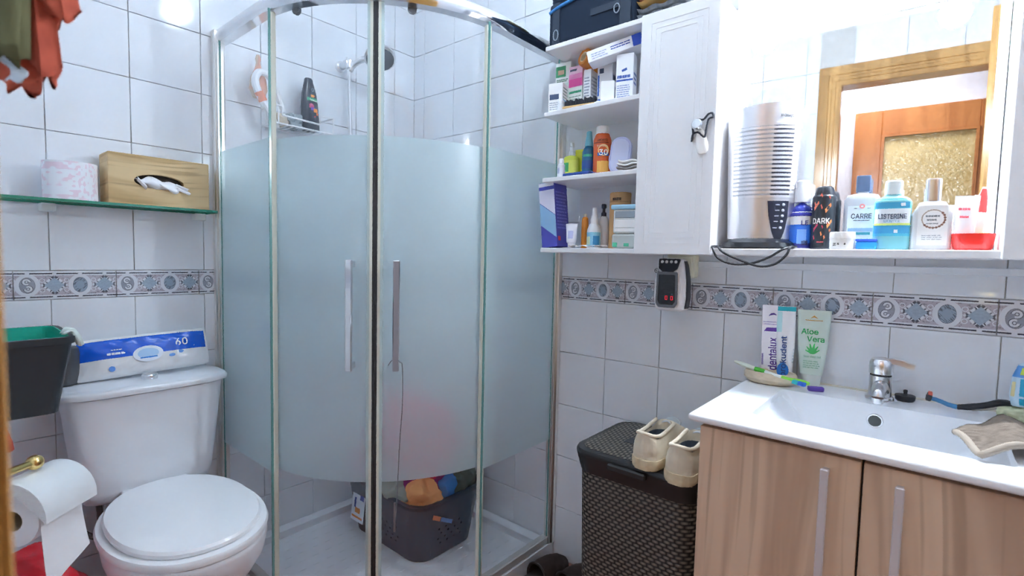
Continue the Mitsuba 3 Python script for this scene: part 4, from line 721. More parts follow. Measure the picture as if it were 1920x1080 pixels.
# razor, bag, sponge, cloth
rz = thing('razor', 'black and blue razor lying along the back edge of the washbasin', 'razor')
R_ = [(.066, 1.955, .8515), (.066, 1.972, .848), (.066, 1.99, .842), (.066, 2.005, .8395), (.064, 2.03, .8445), (.06, 2.055, .8525), (.058, 2.075, .8615), (.056, 2.095, .860), (.056, 2.108, .852)]
part(rz, 'grip', tube(R_[3:], [.0055, .0075, .0072, .0078, .0075, .006], 10, 5), M('#1b1e22', .5)); part(rz, 'neck', tube(R_[0:4], [.0045, .005, .0055], 10, 4), M('#3f86b8', .35)); part(rz, 'underside', tube([(.0655, 2.03, .8385), (.0615, 2.055, .8452), (.0595, 2.078, .8530), (.058, 2.10, .848)], [.003, .004, .0042, .003], 8, 4), M('#a8a49c', .3))
part(rz, 'head', at(frame((.066, 1.955, .8505), (1, 0, 0), (0, .25, .97), (0, -.97, .25)), cat(bx(-.019, .019, -.004, .010, -.005, .005, .002))), M('#23262a', .4), False); part(rz, 'lubricating_strip', at(frame((.066, 1.955, .8505), (1, 0, 0), (0, .25, .97), (0, -.97, .25)), bx(-.017, .017, .0095, .013, -.004, .004, .001)), M('#c8553f', .5), False)
sp = fabric('mat_sponge', lambda p, n, uv: mix(lin('#9aa383'), lin('#cdd0b2'), noise(p.x*150, p.y*150, p.z*150)), .004)
one('sponge', blob((.118, 2.118, .850), (.032, .052, .0195), 31, .4, 30, 4, CT+.0005), sp, 'yellow green bath sponge under the blue packet at the right end of the washbasin', 'sponge', None, True)
bgm = grid(lambda s, q: np.stack([.105+.012*np.cos(2*np.pi*s)+.004*np.sin(9*q+5*s), 2.122+.040*np.sin(2*np.pi*s)*(1-.35*np.maximum(0, q-.7)/.3)+.003*np.sin(12*q), .8705+.085*q], -1), 40, 14, .0012)
pk = thing('wipes_packet', 'blue and turquoise packet standing on the sponge at the right edge of the washbasin', 'packet')
secs = [(0, .036, .018), (.02, .040, .021), (.06, .038, .016), (.085, .030, .008), (.092, .020, .003)]; a = RW(.105, 2.122, .871, 10)
part(pk, 'body', at(a, oval(secs, 2.3, 40)), M('#b9d4e6', .15)); part(pk, 'panel', at(a, patch(secs, 2.3, .060, .084, -89, 60)), M('#4f8fd0', .2), True); part(pk, 'panel', at(a, patch(secs, 2.3, .004, .058, -45, -14)), M('#2fa0c4', .25), True); part(pk, 'panel', at(a, patch(secs, 2.3, .066, .080, -50, 10, .0008)), M('#b7d04a', .3), True); part(pk, 'panel', at(a, patch(secs, 2.3, .02, .05, -80, -60)), M('#d8cfa0', .3), True)
ck = lambda p, n, uv: mix(lin('#544b43'), lin('#877b6f'), fbm(p.x*120+p.y*30, p.y*120, p.z*60, 3))
fabric('mat_taupe', ck, .0012)
def cloth_f(s, q):
    A0, B0_, C0, D0 = (np.array(p).reshape((3,)+(1,)*np.ndim(s)) for p in ((.305, 1.998, .842), (.425, 2.028, .844), (.125, 2.078, .848), (.32, 2.165, .862)))
    P = A0*(1-s)*(1-q)+B0_*s*(1-q)+C0*(1-s)*q+D0*s*q
    P[2] += .010*np.sin(math.pi*q)*np.sin(math.pi*s)+.004*np.sin(9*q+5*s)+.006*s*np.sin(5*q)
    return np.moveaxis(P, 0, -1)
cl2 = thing('face_cloth', 'taupe washing glove draped over the right end of the basin bowl', 'cloth')
part(cl2, 'cloth', grid(cloth_f, 30, 30, .008), 'mat_taupe', True); part(cl2, 'hem', tube([cloth_f(np.array(s), np.array(0.0)) for s in np.linspace(0, 1, 12)]+[cloth_f(np.array(1.0), np.array(q)) for q in np.linspace(.08, 1, 12)], .006, 8), fabric('mat_taupe_light', '#a2978a', .001), True)
one('plastic_tray', rbox(.425, .495, 2.085, 2.165, CT+.0005, CT+.012, .005), M('#e6edf2', .2), 'white plastic dish lying under the washing glove at the right end of the washbasin', 'dish')
# heater on its socket, cable duct
one('cable_duct', bx(.001, .016, 1.392, 2.6, 1.134, 1.152, .002), M('#e4e8ec', .4), 'white cable duct running along the tiles under the mirror ledge', 'cable duct', smooth=False)
so = thing('wall_socket', 'cream wall socket box behind the plug-in heater', 'socket'); part(so, 'box', bx(.001, .04, 1.302, 1.390, 1.100, 1.172, .004), M('#e2dfc8', .4), False); part(so, 'plate', bx(.04, .044, 1.308, 1.384, 1.106, 1.166, .002), M('#e6e3ce', .4), False)
ht = thing('plug_in_heater', 'white and black plug-in heater with a red display above the hamper', 'heater'); a = RW(.085, 1.343, 1.002)
hs = [(0, .036, .026), (.006, .046, .034), (.04, .051, .038), (.09, .050, .037), (.135, .043, .032), (.152, .037, .025), (.157, .028, .018)]
part(ht, 'housing', at(a, oval(hs, 3.2, 56)), M('#f0eff1', .25)); FH = a @ frame((0, .070, .0418), (1, 0, 0), (0, 1, 0), (0, 0, 1))
part(ht, 'side_cover', at(a, patch(hs, 3.2, .008, .150, 72, 125, .001, 14, 14)), M('#1b222a', .3), True); part(ht, 'side_cover', at(a, patch(hs, 3.2, .008, .150, -125, -76, .001, 14, 14)), M('#1b222a', .3), True)
gp = Polygon([(-.026, .042), (.026, .042), (.028, -.045), (.022, -.054), (-.022, -.054), (-.028, -.045)]).buffer(.005)
part(ht, 'grille_frame', at(FH, tm(man(ext(gp, .005, -.003))-man(ext(affinity.scale(gp, .82, .84), .02, -.0015)))), M('#5d5f63', .4), False); part(ht, 'grille', at(FH, ext(affinity.scale(gp, .815, .835), .003, -.004)), M('#121518', .35), False)
for i in range(7): part(ht, 'grille_bar', at(FH, bx(-.021, .021, -.03+i*.0105, -.0285+i*.0105, -.001, .0005)), M('#1a1f24', .4), False)
for u in (-.004, .013): part(ht, 'display_digit', at(FH, cat(*[flat(u+a_, u+b_, -.036+c_, -.036+d_, .0006) for a_, b_, c_, d_ in ((0, .007, 0, .0015), (0, .007, .0105, .012), (0, .0015, 0, .012), (.0055, .007, 0, .012))])), M('#d01830', .5), False, emitter={'type': 'area', 'radiance': {'type': 'rgb', 'value': [.16, .004, .008]}})
TP = a @ frame((0, .139, .0325), (1, 0, 0), (0, .93, -.36), (0, .36, .93))
part(ht, 'control_panel', at(TP, ext(Polygon([(-.030, .014), (.030, .014), (.026, -.012), (.012, -.023), (-.012, -.023), (-.026, -.012)]).buffer(.003), .003, -.001)), M('#151b22', .3), False)
for u in (-.021, -.007, .007, .021): part(ht, 'button', at(TP, lathe([(.0042, .0), (.004, .0018), (0, .002)], 14) if False else mv(ext(Point(u, .007).buffer(.0045), .0018), 0, 0, .002)), M('#e6e8ea', .4), False)
part(ht, 'emblem', at(a @ frame((-.036, .119, .036), (1, 0, 0), (0, 1, 0), (0, 0, 1)), ext(Point(0, 0).buffer(.007).difference(Point(0, 0).buffer(.0055)).union(affinity.rotate(sbox(-.006, -.0007, .006, .0007), -45)), .0008)), M('#2a2d33', .4), False)
part(ht, 'plug', bx(.044, .07, 1.330, 1.360, 1.12, 1.15, .003), M('#e8e6de', .4), False)
# ---- on the mirror ledge
LZ = 1.1875
fan = thing('fan_heater', 'silver tower fan heater with slatted front at the left end of the mirror ledge', 'heater'); a = RW(.135, 1.590, LZ, 14)
def farc(hw, r, v, off=0, a0=-1, a1=1, n=24):  # front arc in plan
    th = math.asin(hw/r); t = np.linspace(a0*th, a1*th, n); return np.stack([(r+off)*np.sin(t), np.full(n, v), (r+off)*np.cos(t)-r*math.cos(th)+.005], 1)
def shell(v): hw = np.interp(v, [0, .36], [.074, .086]); f_ = farc(hw, .125, v); return np.vstack([f_, [[hw-.004, v, -.055], [-hw+.004, v, -.055]]])
part(fan, 'rear_housing', at(a, loft([np.vstack([[(-.07, v, -.056), (-.072, v, .0), (.072, v, .0), (.07, v, -.056), (.045, v, -.074), (-.045, v, -.074)]]) for v in (.028, .34)])), M('#f1f2f4', .35), False)
top = [shell(v) for v in np.linspace(.026, .352, 8)]; tp_ = shell(.364); tp_[:, 1] += np.linspace(-.004, .006, len(tp_)); top.append(tp_)
part(fan, 'front_shell', at(a, loft(top)), M([.74, .74, .77], .28, .85), 35)
def fpatch(v0, v1, a0, a1, off, th):
    R0 = []
    for o in (off, off+th):
        for v in (v0, v1): R0.append(farc(float(np.interp(v, [0, .36], [.074, .086])), .125, v, o, a0, a1, 14))
    return loft([np.vstack([R0[0][j], R0[1][j], R0[3][j], R0[2][j]]) for j in range(14)])
part(fan, 'air_opening', at(a, fpatch(.130, .310, .26, .80, .0003, .0006)), M('#2c2f3c', .4), False)
part(fan, 'air_opening', at(a, fpatch(.130, .310, -.80, .26, .0002, .0004)), M('#b5b8bf', .4, .5), False)
for i in range(17): part(fan, 'slat', at(a, fpatch(.130+i*.0107, .1362+i*.0107, -.84, .94, .0004, .0022)), M([.80, .80, .83], .25, .85), 25)
cp = [(.52, .122), (.98, .122)]
pts = [];
for f_, v in ((.20, .122), (.80, .122), (.80, .080), (.75, .050), (.67, .028), (.58, .018), (.48, .022), (.36, .045), (.25, .085)): pts.append((f_, v))
def onarc(f_, v, off):
    hw = float(np.interp(v, [0, .36], [.074, .086])); th = math.asin(hw/.125)*f_; r = .125; return ((r+off)*math.sin(th), v, (r+off)*math.cos(th)-r*math.cos(math.asin(hw/r))+.005)
PN = []
for v in np.linspace(.0185, .122, 16):
    L_ = [p for p in pts if p[0] <= .59]; R_p = [p for p in pts if p[0] >= .57]
    fl0 = np.interp(v, [p[1] for p in sorted(L_, key=lambda p: p[1])], [p[0] for p in sorted(L_, key=lambda p: p[1])]); fr0 = np.interp(v, [p[1] for p in sorted(R_p, key=lambda p: p[1])], [p[0] for p in sorted(R_p, key=lambda p: p[1])])
    PN.append(np.array([onarc(f_, v, .0006) for f_ in np.linspace(fl0, fr0, 10)]+[onarc(f_, v, .0016) for f_ in np.linspace(fr0, fl0, 10)]))
part(fan, 'control_panel', at(a, loft(PN)), M('#1b1f30', .25), False)
for f_, v in ((.64, .112), (.635, .098), (.63, .084), (.62, .070), (.60, .054)):
    p = np.array(onarc(f_, v, .0035)); q = np.array(onarc(f_-.15, v, .0035))
    part(fan, 'button', at(a, at(frame(p, (1, 0, 0), (0, 1, 0), (0, 0, 1)), mv(lathe([(.0038, -.0012), (.004, .0), (0, .0008)], 14), 0, 0, 0) if False else trimesh.creation.icosphere(2, .0036))), M('#c3c6d2', .4)); part(fan, 'print', at(a, mv(bx(-.006, .004, -.0012, .0012, -.0004, .0004), *q)), M('#b9bccb', .5), False)
th_ = .62*math.asin(.085/.125); lA = a @ frame(onarc(.60, .333, .0006), (math.cos(th_), 0, -math.sin(th_)), (0, 1, 0), (math.sin(th_), 0, math.cos(th_)))
part(fan, 'lettering', at(lA, text('Orbegozo', .007, .004, 0, .0006, True, width=.030)), M('#2a2b35', .5), False); part(fan, 'emblem', at(lA, flat(-.019, -.0135, -.003, .0025, .0008)), M('#2a2b35', .5), False)
part(fan, 'panel', at(a, fpatch(.314, .318, .30, .86, .0002, .001)), M([.86, .86, .88], .25, .7), False)
part(fan, 'handle_recess', at(a, mv(bx(-.03, .03, 0, .006, -.05, -.02, .002), 0, .366, 0)), M('#9a9ca6', .4), False)
part(fan, 'base', at(a, oval([(.0003, .084, .066), (.004, .090, .072), (.016, .086, .068), (.024, .070, .055), (.027, .06, .048)], 2.0, 48)), M('#17191d', .18))
one('power_cord', cat(tube([(.17, 1.505, 1.193), (.215, 1.500, 1.192), (.228, 1.505, 1.187), (.230, 1.520, 1.162), (.229, 1.555, 1.148), (.228, 1.60, 1.150), (.229, 1.64, 1.166), (.226, 1.668, 1.185), (.20, 1.682, 1.193)], .0028, 8, 7), tube([(.20, 1.520, 1.1925), (.222, 1.518, 1.1905), (.2335, 1.535, 1.176), (.234, 1.575, 1.158), (.234, 1.62, 1.144), (.233, 1.655, 1.150), (.231, 1.678, 1.172), (.222, 1.684, 1.191), (.19, 1.690, 1.193)], .0028, 8, 7)), M('#14161a', .4), 'black power cord of the fan heater looping over the mirror ledge', 'power cord')
secs = [(0, .0235, .0235), (.004, .0255, .0255), (.088, .0255, .0255), (.094, .0225, .0225)]; a = RW(.115, 1.684, LZ)
t = bottle('shaving_foam', 'blue and white spray can between the fan heater and the black can', 'spray can', a, secs, 2, '#f0f2f8', .25, [('valve_cap', [(.094, .021, .021), (.098, .0215, .0215), (.106, .019, .019), (.113, .010, .012), (.118, .004, .006)], 2, '#2f3fae'), ('cap', [(.1185, .018, .018), (.150, .018, .018), (.157, .014, .014), (.170, .014, .014), (.173, .011, .011)], 2.2, '#eef1f6')],
           [('band', .004, .016, -90, 90, '#2a2f86'), ('panel', .016, .062, -90, 90, '#2f6cd0'), ('panel', .014, .050, -8, 38, '#7aa8e8'), ('band', .083, .092, -90, 90, '#34389a')])
btext(t, a, 'LE', .011, 0, .066, .0255, '#2a2f7c', True, face=28); part(t, 'barcode', at(a @ rotm(30, 0, 0), bend(cat(*[flat(-.007+i*.0014, -.0063+i*.0014, .010, .022, 0) for i in range(11)]), .0268)), M('#2b2f5a', .5), False)
secs = [(0, .0225, .0225), (.004, .0250, .0250), (.128, .0250, .0250), (.132, .0225, .0225)]; a = RW(.125, 1.733, LZ)
t = bottle('deodorant_can', 'black spray can with orange slashes marked DARK on the mirror ledge', 'spray can', a, secs, 2, '#20242b', .3, [('cap', [(.132, .021, .021), (.142, .0205, .0205), (.150, .018, .018), (.153, .014, .014)], 2, '#22252c')])
rnd = random.Random(5)
for (u, v, l, w_, c) in ((-.010, .118, .030, .008, '#e0705a'), (.006, .112, .032, .008, '#c8584a'), (.012, .098, .022, .007, '#d8824a'), (-.014, .104, .02, .006, '#e8866a'), (-.008, .040, .036, .007, '#d0405a'), (.008, .048, .034, .007, '#dc8248'), (.012, .036, .026, .006, '#c06a3e'), (-.014, .052, .02, .005, '#b83a5c'), (.016, .06, .02, .006, '#e09050')):
    part(t, 'slash', at(a, bend(at(frame((u, v, 0), (.6, .8, 0), (-.8, .6, 0), (0, 0, 1)), ext(Polygon([(-l/2, -w_/2), (l/2, -w_/3), (l/2+.004, w_/2), (-l/2+.006, w_/2)]), .0003)), .0254)), M(c, .4), False)
btext(t, a, 'DARK', .013, -.001, .069, .025, '#f4f1ee', True, width=.038); part(t, 'print', at(a, bend(cat(flat(-.016, .014, .0615, .0645, 0, .0003), flat(-.008, .007, .017, .0195, 0, .0003)), .0262)), M('#b84a50', .5), False)
secs = [(0, .034, .019), (.004, .0365, .021), (.118, .0365, .021), (.130, .030, .018), (.134, .012, .012), (.138, .011, .011)]; a = RW(.10, 1.808, LZ, 6)
GL = M('#cdd6de', .08)
t = bottle('cologne_bottle', 'clear cologne bottle labelled CARRE with a grey square cap behind the white jar', 'bottle', a, secs, 5, '#cdd3db', .08, [('cap', [(.138, .0145, .0125), (.174, .0145, .0125), (.176, .0135, .0115)], 8, '#4f6380')], [])
part(t, 'label', at(a, mv(flat(-.028, .026, .012, .104, .0208))), M('#dfe9f2', .4), False); part(t, 'liquid', at(a, patch(secs, 5, .002, .034, -75, 75, .0001)), M('#a8c4de', .1), True)
FL = a @ frame((0, 0, .0214), (1, 0, 0), (0, 1, 0), (0, 0, 1))
part(t, 'lettering', at(FL, text('CARRE', .011, -.001, .080, 0, True, width=.040)), M('#3d4450', .5), False); part(t, 'print', at(FL, cat(flat(-.016, .016, .069, .0705, 0), flat(-.016, -.010, .0975, .099, 0), flat(.010, .016, .0975, .099, 0))), M('#4a505c', .5), False)
part(t, 'emblem', at(FL, ext(Point(0, .103).buffer(.0055).difference(Point(0, .103).buffer(.0025)), .0004)), M('#e08a8a', .5), False); part(t, 'print', at(FL, flat(-.026, .024, .044, .052, 0)), M('#8fb0cc', .5), False); part(t, 'panel', at(FL, flat(-.020, .018, .036, .042, 0)), M('#3f8f9a', .5), False)
cj = thing('cream_jar', 'small white cream jar in front of the cologne bottle on the mirror ledge', 'jar'); a = RW(.182, 1.782, LZ)
part(cj, 'pot', at(a, lathe([(.022, 0), (.0245, .002), (.0250, .02), (.0245, .024)], 36)), M('#f1f0ec', .25)); part(cj, 'lid', at(a, lathe([(.0255, .0242), (.0255, .037), (.0245, .0395), (0, .0398)], 36)), M('#f6f5f1', .25)); part(cj, 'print', at(a, bend(cat(flat(-.006, .010, .010, .014, 0, .0003), mv(lines(-.016, -.009, .008, .016, 2, 0, seed=31))), .0252)), M('#4a4a46', .5), False)
bt = thing('blue_tin', 'small bright blue flat tub beside the white cream jar on the mirror ledge', 'tub'); a = RW(.175, 1.829, LZ)
part(bt, 'tub', at(a, rbox(-.020, .018, 0, .018, -.016, .016, .004)), M('#2f9be8', .25)); part(bt, 'lid', at(a, rbox(-.021, .019, .018, .024, -.017, .017, .0025)), M('#2a55c8', .3))
secs = [(0, .031, .020), (.004, .0335, .022), (.085, .0335, .022), (.105, .034, .0225), (.112, .030, .020), (.118, .018, .015), (.122, .0155, .0145)]; a = RW(.155, 1.870, LZ, 4)
t = bottle('mouthwash_bottle', 'turquoise mouthwash bottle labelled LISTERINE with a clear white cap on the mirror ledge', 'bottle', a, secs, 3.4, '#7fc3cc', .1, [('cap', [(.122, .0165, .0155), (.134, .0160, .015), (.137, .0165, .0155), (.150, .0165, .0155), (.153, .014, .013)], 3, '#e4eeee')],
           [('label', .030, .112, -68, 68, '#4fb6cf'), ('panel', .055, .090, -62, 62, '#eef7fa'), ('panel', .092, .104, -56, 50, '#3f9fc4'), ('panel', .036, .052, -60, 56, '#3f9cc6'), ('stripe', .0535, .058, -60, 60, '#d8e884')])
FL = a @ frame((0, 0, .0232), (1, 0, 0), (0, 1, 0), (0, 0, 1))
part(t, 'lettering', at(FL, text('LISTERINE', .010, 0, .073, .0006, True, width=.050)), M('#2b3f5a', .5), False); part(t, 'lettering', at(FL, text('MENTOL', .0055, 0, .0625, .0006, False, width=.03)), M('#6fa6c0', .5), False); part(t, 'print', at(FL, cat(flat(.014, .022, .095, .102, .0006), flat(.004, .011, .037, .044, .0006))), M('#f2fafc', .5), False)
secs = [(0, .030, .018), (.004, .034, .020), (.078, .034, .020), (.094, .026, .018), (.102, .022, .015), (.104, .012, .012)]; a = RW(.150, 1.938, LZ, 4)
t = bottle('perfume_bottle', 'clear faceted perfume bottle with a silver cap and a wreath label on the mirror ledge', 'bottle', a, secs, 6, '#dfe2e2', .06, [('cap', [(.104, .0125, .0125), (.106, .0135, .0135), (.150, .0135, .0135), (.152, .0125, .0125)], 4, M([.80, .80, .84], .15, .9))])
FL = a @ frame((0, 0, .0203), (1, 0, 0), (0, 1, 0), (0, 0, 1))
part(t, 'label', at(FL, flat(-.024, .026, .010, .094, 0, .0003)), M('#eef0ee', .3), False); part(t, 'wreath', at(FL, ext(Point(.002, .066).buffer(.020).difference(Point(.002, .066).buffer(.0178)), .0006)), M('#a89888', .5), False)
part(t, 'print', at(FL, cat(lines(-.011, .014, .070, .076, 1, .0004, .6, seed=51), lines(-.009, .010, .062, .068, 1, .0004, .6, seed=52), lines(-.010, .012, .055, .059, 1, .0004, .5, seed=53))), M('#6d7478', .5), False); part(t, 'print', at(FL, lines(-.016, .020, .022, .034, 3, .0004, seed=33)), M('#a9b0b4', .5), False)
part(t, 'ornament', at(FL, cat(*[ext(Point(.002+.019*math.cos(q), .066+.019*math.sin(q)).buffer(.0022), .0007) for q in np.linspace(-2.4, .7, 12)])), M('#6e4a3a', .5), False)
secs = [(0, .008, .008), (.012, .009, .009), (.013, .016, .013), (.06, .018, .009), (.098, .0195, .002), (.106, .0195, .0012)]
for i, (x, y, rot, tl, lab) in enumerate(((.165, 1.990, 4, -2, 'white tube with red print standing in the red dish on the ledge'), (.115, 2.015, 14, 2, 'second white tube with red dashes, against the right cabinet side'))):
    a = RW(x, y, LZ+.006, rot, tl); t = bottle('hand_cream_tube', lab, 'tube', a, secs, 2.2, '#f5f3f3', .25, [], [])
    FL = a @ frame((0, .06, .0095), (1, 0, 0), (0, .985, -.17), (0, .17, .985)); part(t, 'print', at(FL, lines(-.013, .009, .016, .024, 1, .0006, .6, seed=54)), M('#d85a6a', .5), False); part(t, 'lettering', at(FL, flat(-.010, .004, .0, .004, .0006)), M('#d85a6a', .5), False)
rc = thing('red_dish', 'red dish holding tubes at the right end of the mirror ledge', 'dish'); a = RW(.150, 2.006, LZ)
part(rc, 'dish', at(a, tm(man(oval([(0, .028, .030), (.004, .031, .034), (.034, .035, .038)], 3, 44))-man(oval([(.005, .027, .030), (.05, .034, .037)], 3, 44)))), M('#d6322c', .2)); part(rc, 'spool', at(a, lathe([(.010, .001), (.012, .004), (.012, .02), (.010, .024)], 20) if False else mv(oval([(.005, .009, .009), (.03, .009, .009), (.033, .007, .007)], 2, 20), .018, .003, .0)), M('#e29a3a', .4))
fl = thing('floss_pick', 'red and white tapered sachet sticking up between the two white tubes', 'sachet'); a = RW(.14, 2.008, LZ+.02, 20, -6)
part(fl, 'body', at(a, oval([(0, .012, .006), (.05, .012, .005), (.09, .008, .003), (.112, .003, .001)], 2.2, 24)), M('#eadcd4', .35)); part(fl, 'panel', at(a, patch([(0, .012, .006), (.05, .012, .005), (.09, .008, .003), (.112, .003, .001)], 2.2, .06, .108, -60, 80)), M('#d8403c', .35), True)
# ------------------------------------------------------------------ hamper with shoes, slippers
hm = thing('laundry_hamper', 'tall black brown wicker look plastic hamper with lid beside the vanity', 'hamper'); a = RW(.180, 1.352, 0)
def rring(hu, hw, r, v, N=10): p = rrect(0, 0, hu, hw, r, 0, N); return np.c_[p[:, 0], np.full(len(p), v), p[:, 1]]
part(hm, 'body', at(a, loft([rring(.160, .142, .05, .001), rring(.164, .146, .05, .006), rring(.176, .157, .055, .54)])), 'mat_wicker', 30)
part(hm, 'lid', at(a, loft([rring(.178, .159, .056, .5405), rring(.181, .162, .057, .552), rring(.189, .170, .060, .588), rring(.190, .171, .060, .598), rring(.186, .167, .058, .606), rring(.174, .155, .05, .6085)])), M('#1b1b1b', .35), 40)
part(hm, 'lid_weave', at(a, loft([rring(.170, .151, .046, .6080), rring(.170, .151, .046, .6094)])), 'mat_wicker', 30)
part(hm, 'lid_plaque', at(a, bx(-.085, -.040, .6095, .6115, -.01, .035, .001)), M('#20262b', .4), False)
part(hm, 'lid_grip', at(a, bx(-.058, .055, .578, .597, .1705, .186, .004)), M('#1d1c1b', .3), False)
def shoe_parts(pfx, A, L, cols, h=1.0, sole_h=.027):
    S = [0, .03, .1, .2, .35, .5, .65, .8, .9, .97, 1.0]; W_ = [.020, .030, .0365, .0375, .036, .038, .044, .045, .040, .026, .010]
    H = [.078, .080, .079, .078, .086, .094, .076, .056, .048, .040, .030]
    SS = np.concatenate([.03*(1-np.cos(np.linspace(0, math.pi/2, 7))), np.linspace(.06, .9, 15), .9+.1*np.sin(np.linspace(.2, math.pi/2, 7))])
    W_ = np.array([np.interp(q, S, W_) if q > .1 else .0365*math.sqrt(max(.02, 1-(1-q/.1)**2.6)) for q in SS]); H = np.interp(SS, S, H)+.006*np.exp(-(SS/.06)**2); S = SS
    def ring(s, w, hh):
        t = np.linspace(0, math.pi, 15); P = [(w*math.copysign(abs(math.cos(q))**.55, math.cos(q))*(1-.16*math.sin(q)*min(1, s*2)), sole_h-.004+(hh*h-sole_h+.004)*math.sin(q)**.62, .5*L-s*L) for q in t]
        P += [(-w*.6, sole_h-.004, .5*L-s*L), (0, sole_h-.004, .5*L-s*L), (w*.6, sole_h-.004, .5*L-s*L)]; return np.array(P)
    up = loft([ring(s, w, hh) for s, w, hh in zip(S, W_, H)]); um = man(up)
    cav = lambda d: m3.Manifold.batch_hull([m3.Manifold.sphere(r-d, 24).translate([0, v, .5*L-s*L]) for s, v, r in ((.135, .062, .0265), (.125, .125, .029), (.38, .066, .026), (.45, .125, .022), (.3, .12, .028))])
    um = um-cav(0)
    ut = tm(um.refine_to_length(.006)); v_ = ut.vertices; v_[:, 0] *= 1+.10*(meshkit.fbm(v_*32, 2, int(L*1e4))-.5)*(v_[:, 1] > sole_h+.002); v_[:, 2] += (meshkit.noise(v_*40, 3)-.5)*.006*(v_[:, 1] > sole_h+.004); ut = trimesh.Trimesh(v_, ut.faces, process=False)
    part(pfx, 'upper', at(A, ut), cols[0], 50)
    ln = (cav(.0)-cav(.0022))^man(bx(-.05, .05, .02, .074, -.5*L, .5*L))
    part(pfx, 'lining', at(A, tm(ln)), cols[2], 40)
    R = []
    for v, k in ((0, .90), (.004, .98), (.014, 1.02), (sole_h-.003, 1.0), (sole_h, .97)):
        q = [(w*k+.003, .5*L-s*L+(.004 if s < .01 else 0)) for s, w in zip(S, W_)]; R.append(np.array([(x, v, z) for x, z in q]+[(-x, v, z) for x, z in q[::-1]]))
    part(pfx, 'sole', at(A, loft(R)), cols[1], 40); return S
fabric('mat_cream', lambda p, n, uv: mix(lin('#c9bda6'), lin('#ddd3c0'), fbm(p.x*40, p.y*40, p.z*40, 3)), .0008, .8)
cols = ('mat_cream', PROC('mat_sole', lambda p, n, uv: mix(lin('#b9a685'), lin('#d2c4a6'), fbm(p.x*90, p.y*90, p.z*90, 2)), .7), M('#39434c', .9))
for i, (x, y, rot, lab) in enumerate(((.232, 1.405, -4, 'cream canvas shoe on the hamper lid, left one of the pair'), (.258, 1.502, -2, 'cream canvas shoe on the hamper lid, right one of the pair, against the vanity'))):
    t = thing('shoe', lab, 'shoe', 'pair of cream shoes'); A = RW(x, y, .6098, rot); shoe_parts(t, A, .265, cols, 1.12)
    hv_ = lambda q: float(np.interp(q, [0, .1, .2, .35, .5], [.084, .080, .079, .086, .094]))*1.12-.003; Lh = .265
    cp_ = [(.0275, q) for q in (.46, .36, .26, .17)]; part(t, 'collar', at(A, tube([(u, hv_(q), .5*Lh-q*Lh) for u, q in cp_]+[(.0245, hv_(.08)+.001, .5*Lh-.075*Lh), (.013, hv_(.03)+.003, .5*Lh-.030*Lh), (0, hv_(.02)+.004, .5*Lh-.018*Lh), (-.013, hv_(.03)+.003, .5*Lh-.030*Lh), (-.0245, hv_(.08)+.001, .5*Lh-.075*Lh)]+[(-u, hv_(q), .5*Lh-q*Lh) for u, q in cp_[::-1]], .0052, 8, 4)), 'mat_cream', True)
    part(t, 'tongue', at(A @ rotm(0, 0, -18), grid(lambda s, q: np.stack([(-.5+q)*(.036+.008*s), .070+.040*s-.012*(2*q-1)**2, -.010+.02*s*0], -1), 8, 8, .005)), M('#a9b0b4', .8), True)
    for j in range(4): part(t, 'lace', at(A, tube([(-.024+.002*j, .088-.004*j, .004-.017*j), (0, .098-.005*j, .0-.017*j), (.024-.002*j, .088-.004*j, .004-.017*j)], .0028, 6, 4)), M('#c9ced2', .8))
fabric('mat_brown', lambda p, n, uv: mix(lin('#2a211f'), lin('#3d322e'), fbm(p.x*60, p.y*60, p.z*60, 3)), .0012)
for i, (x, y, rot, lab) in enumerate(((.150, .935, -6, 'dark brown slipper on the floor beside the shower tray'), (.128, 1.040, -10, 'dark brown slipper on the floor beside the hamper'))):
    t = thing('slipper', lab, 'slipper', 'pair of brown slippers'); A = RW(x, y, .0005, rot); L = .25
    S = [0, .05, .2, .45, .7, .88, 1.0]; W_ = [.018, .030, .038, .039, .045, .040, .016]
    R = [np.array([(w*k, v, .5*L-s*L) for s, w in zip(S, W_)]+[(-w*k, v, .5*L-s*L) for s, w in zip(S[::-1], W_[::-1])]) for v, k in ((0, .95), (.004, 1.0), (.018, 1.0), (.021, .96))]
    part(t, 'sole', at(A, loft(R)), M('#2b2523', .7), 40)
    def hood(d): return loft([np.array([((w-d)*math.cos(q), .014+d*.3+(hh-d)*max(0, math.sin(q))**.8, .5*L-s*L+zz) for q in np.linspace(0, math.pi, 17)]) for s, w, hh, zz in ((.38, .042, .056, .0005*bool(d)), (.5, .044, .062, 0), (.7, .046, .056, 0), (.88, .041, .042, 0), (.98, .022, .026, d*2), (1.0, .012, .018, d*2))])
    part(t, 'vamp', at(A, tm(man(hood(0))-man(hood(.005)))), 'mat_brown', 40)
    part(t, 'trim', at(A, tube([(.044*math.cos(q), .016+.056*max(0, math.sin(q))**.8, .5*L-.378*L) for q in np.linspace(0, math.pi, 17)], .004, 8)), M('#241b18', .8))
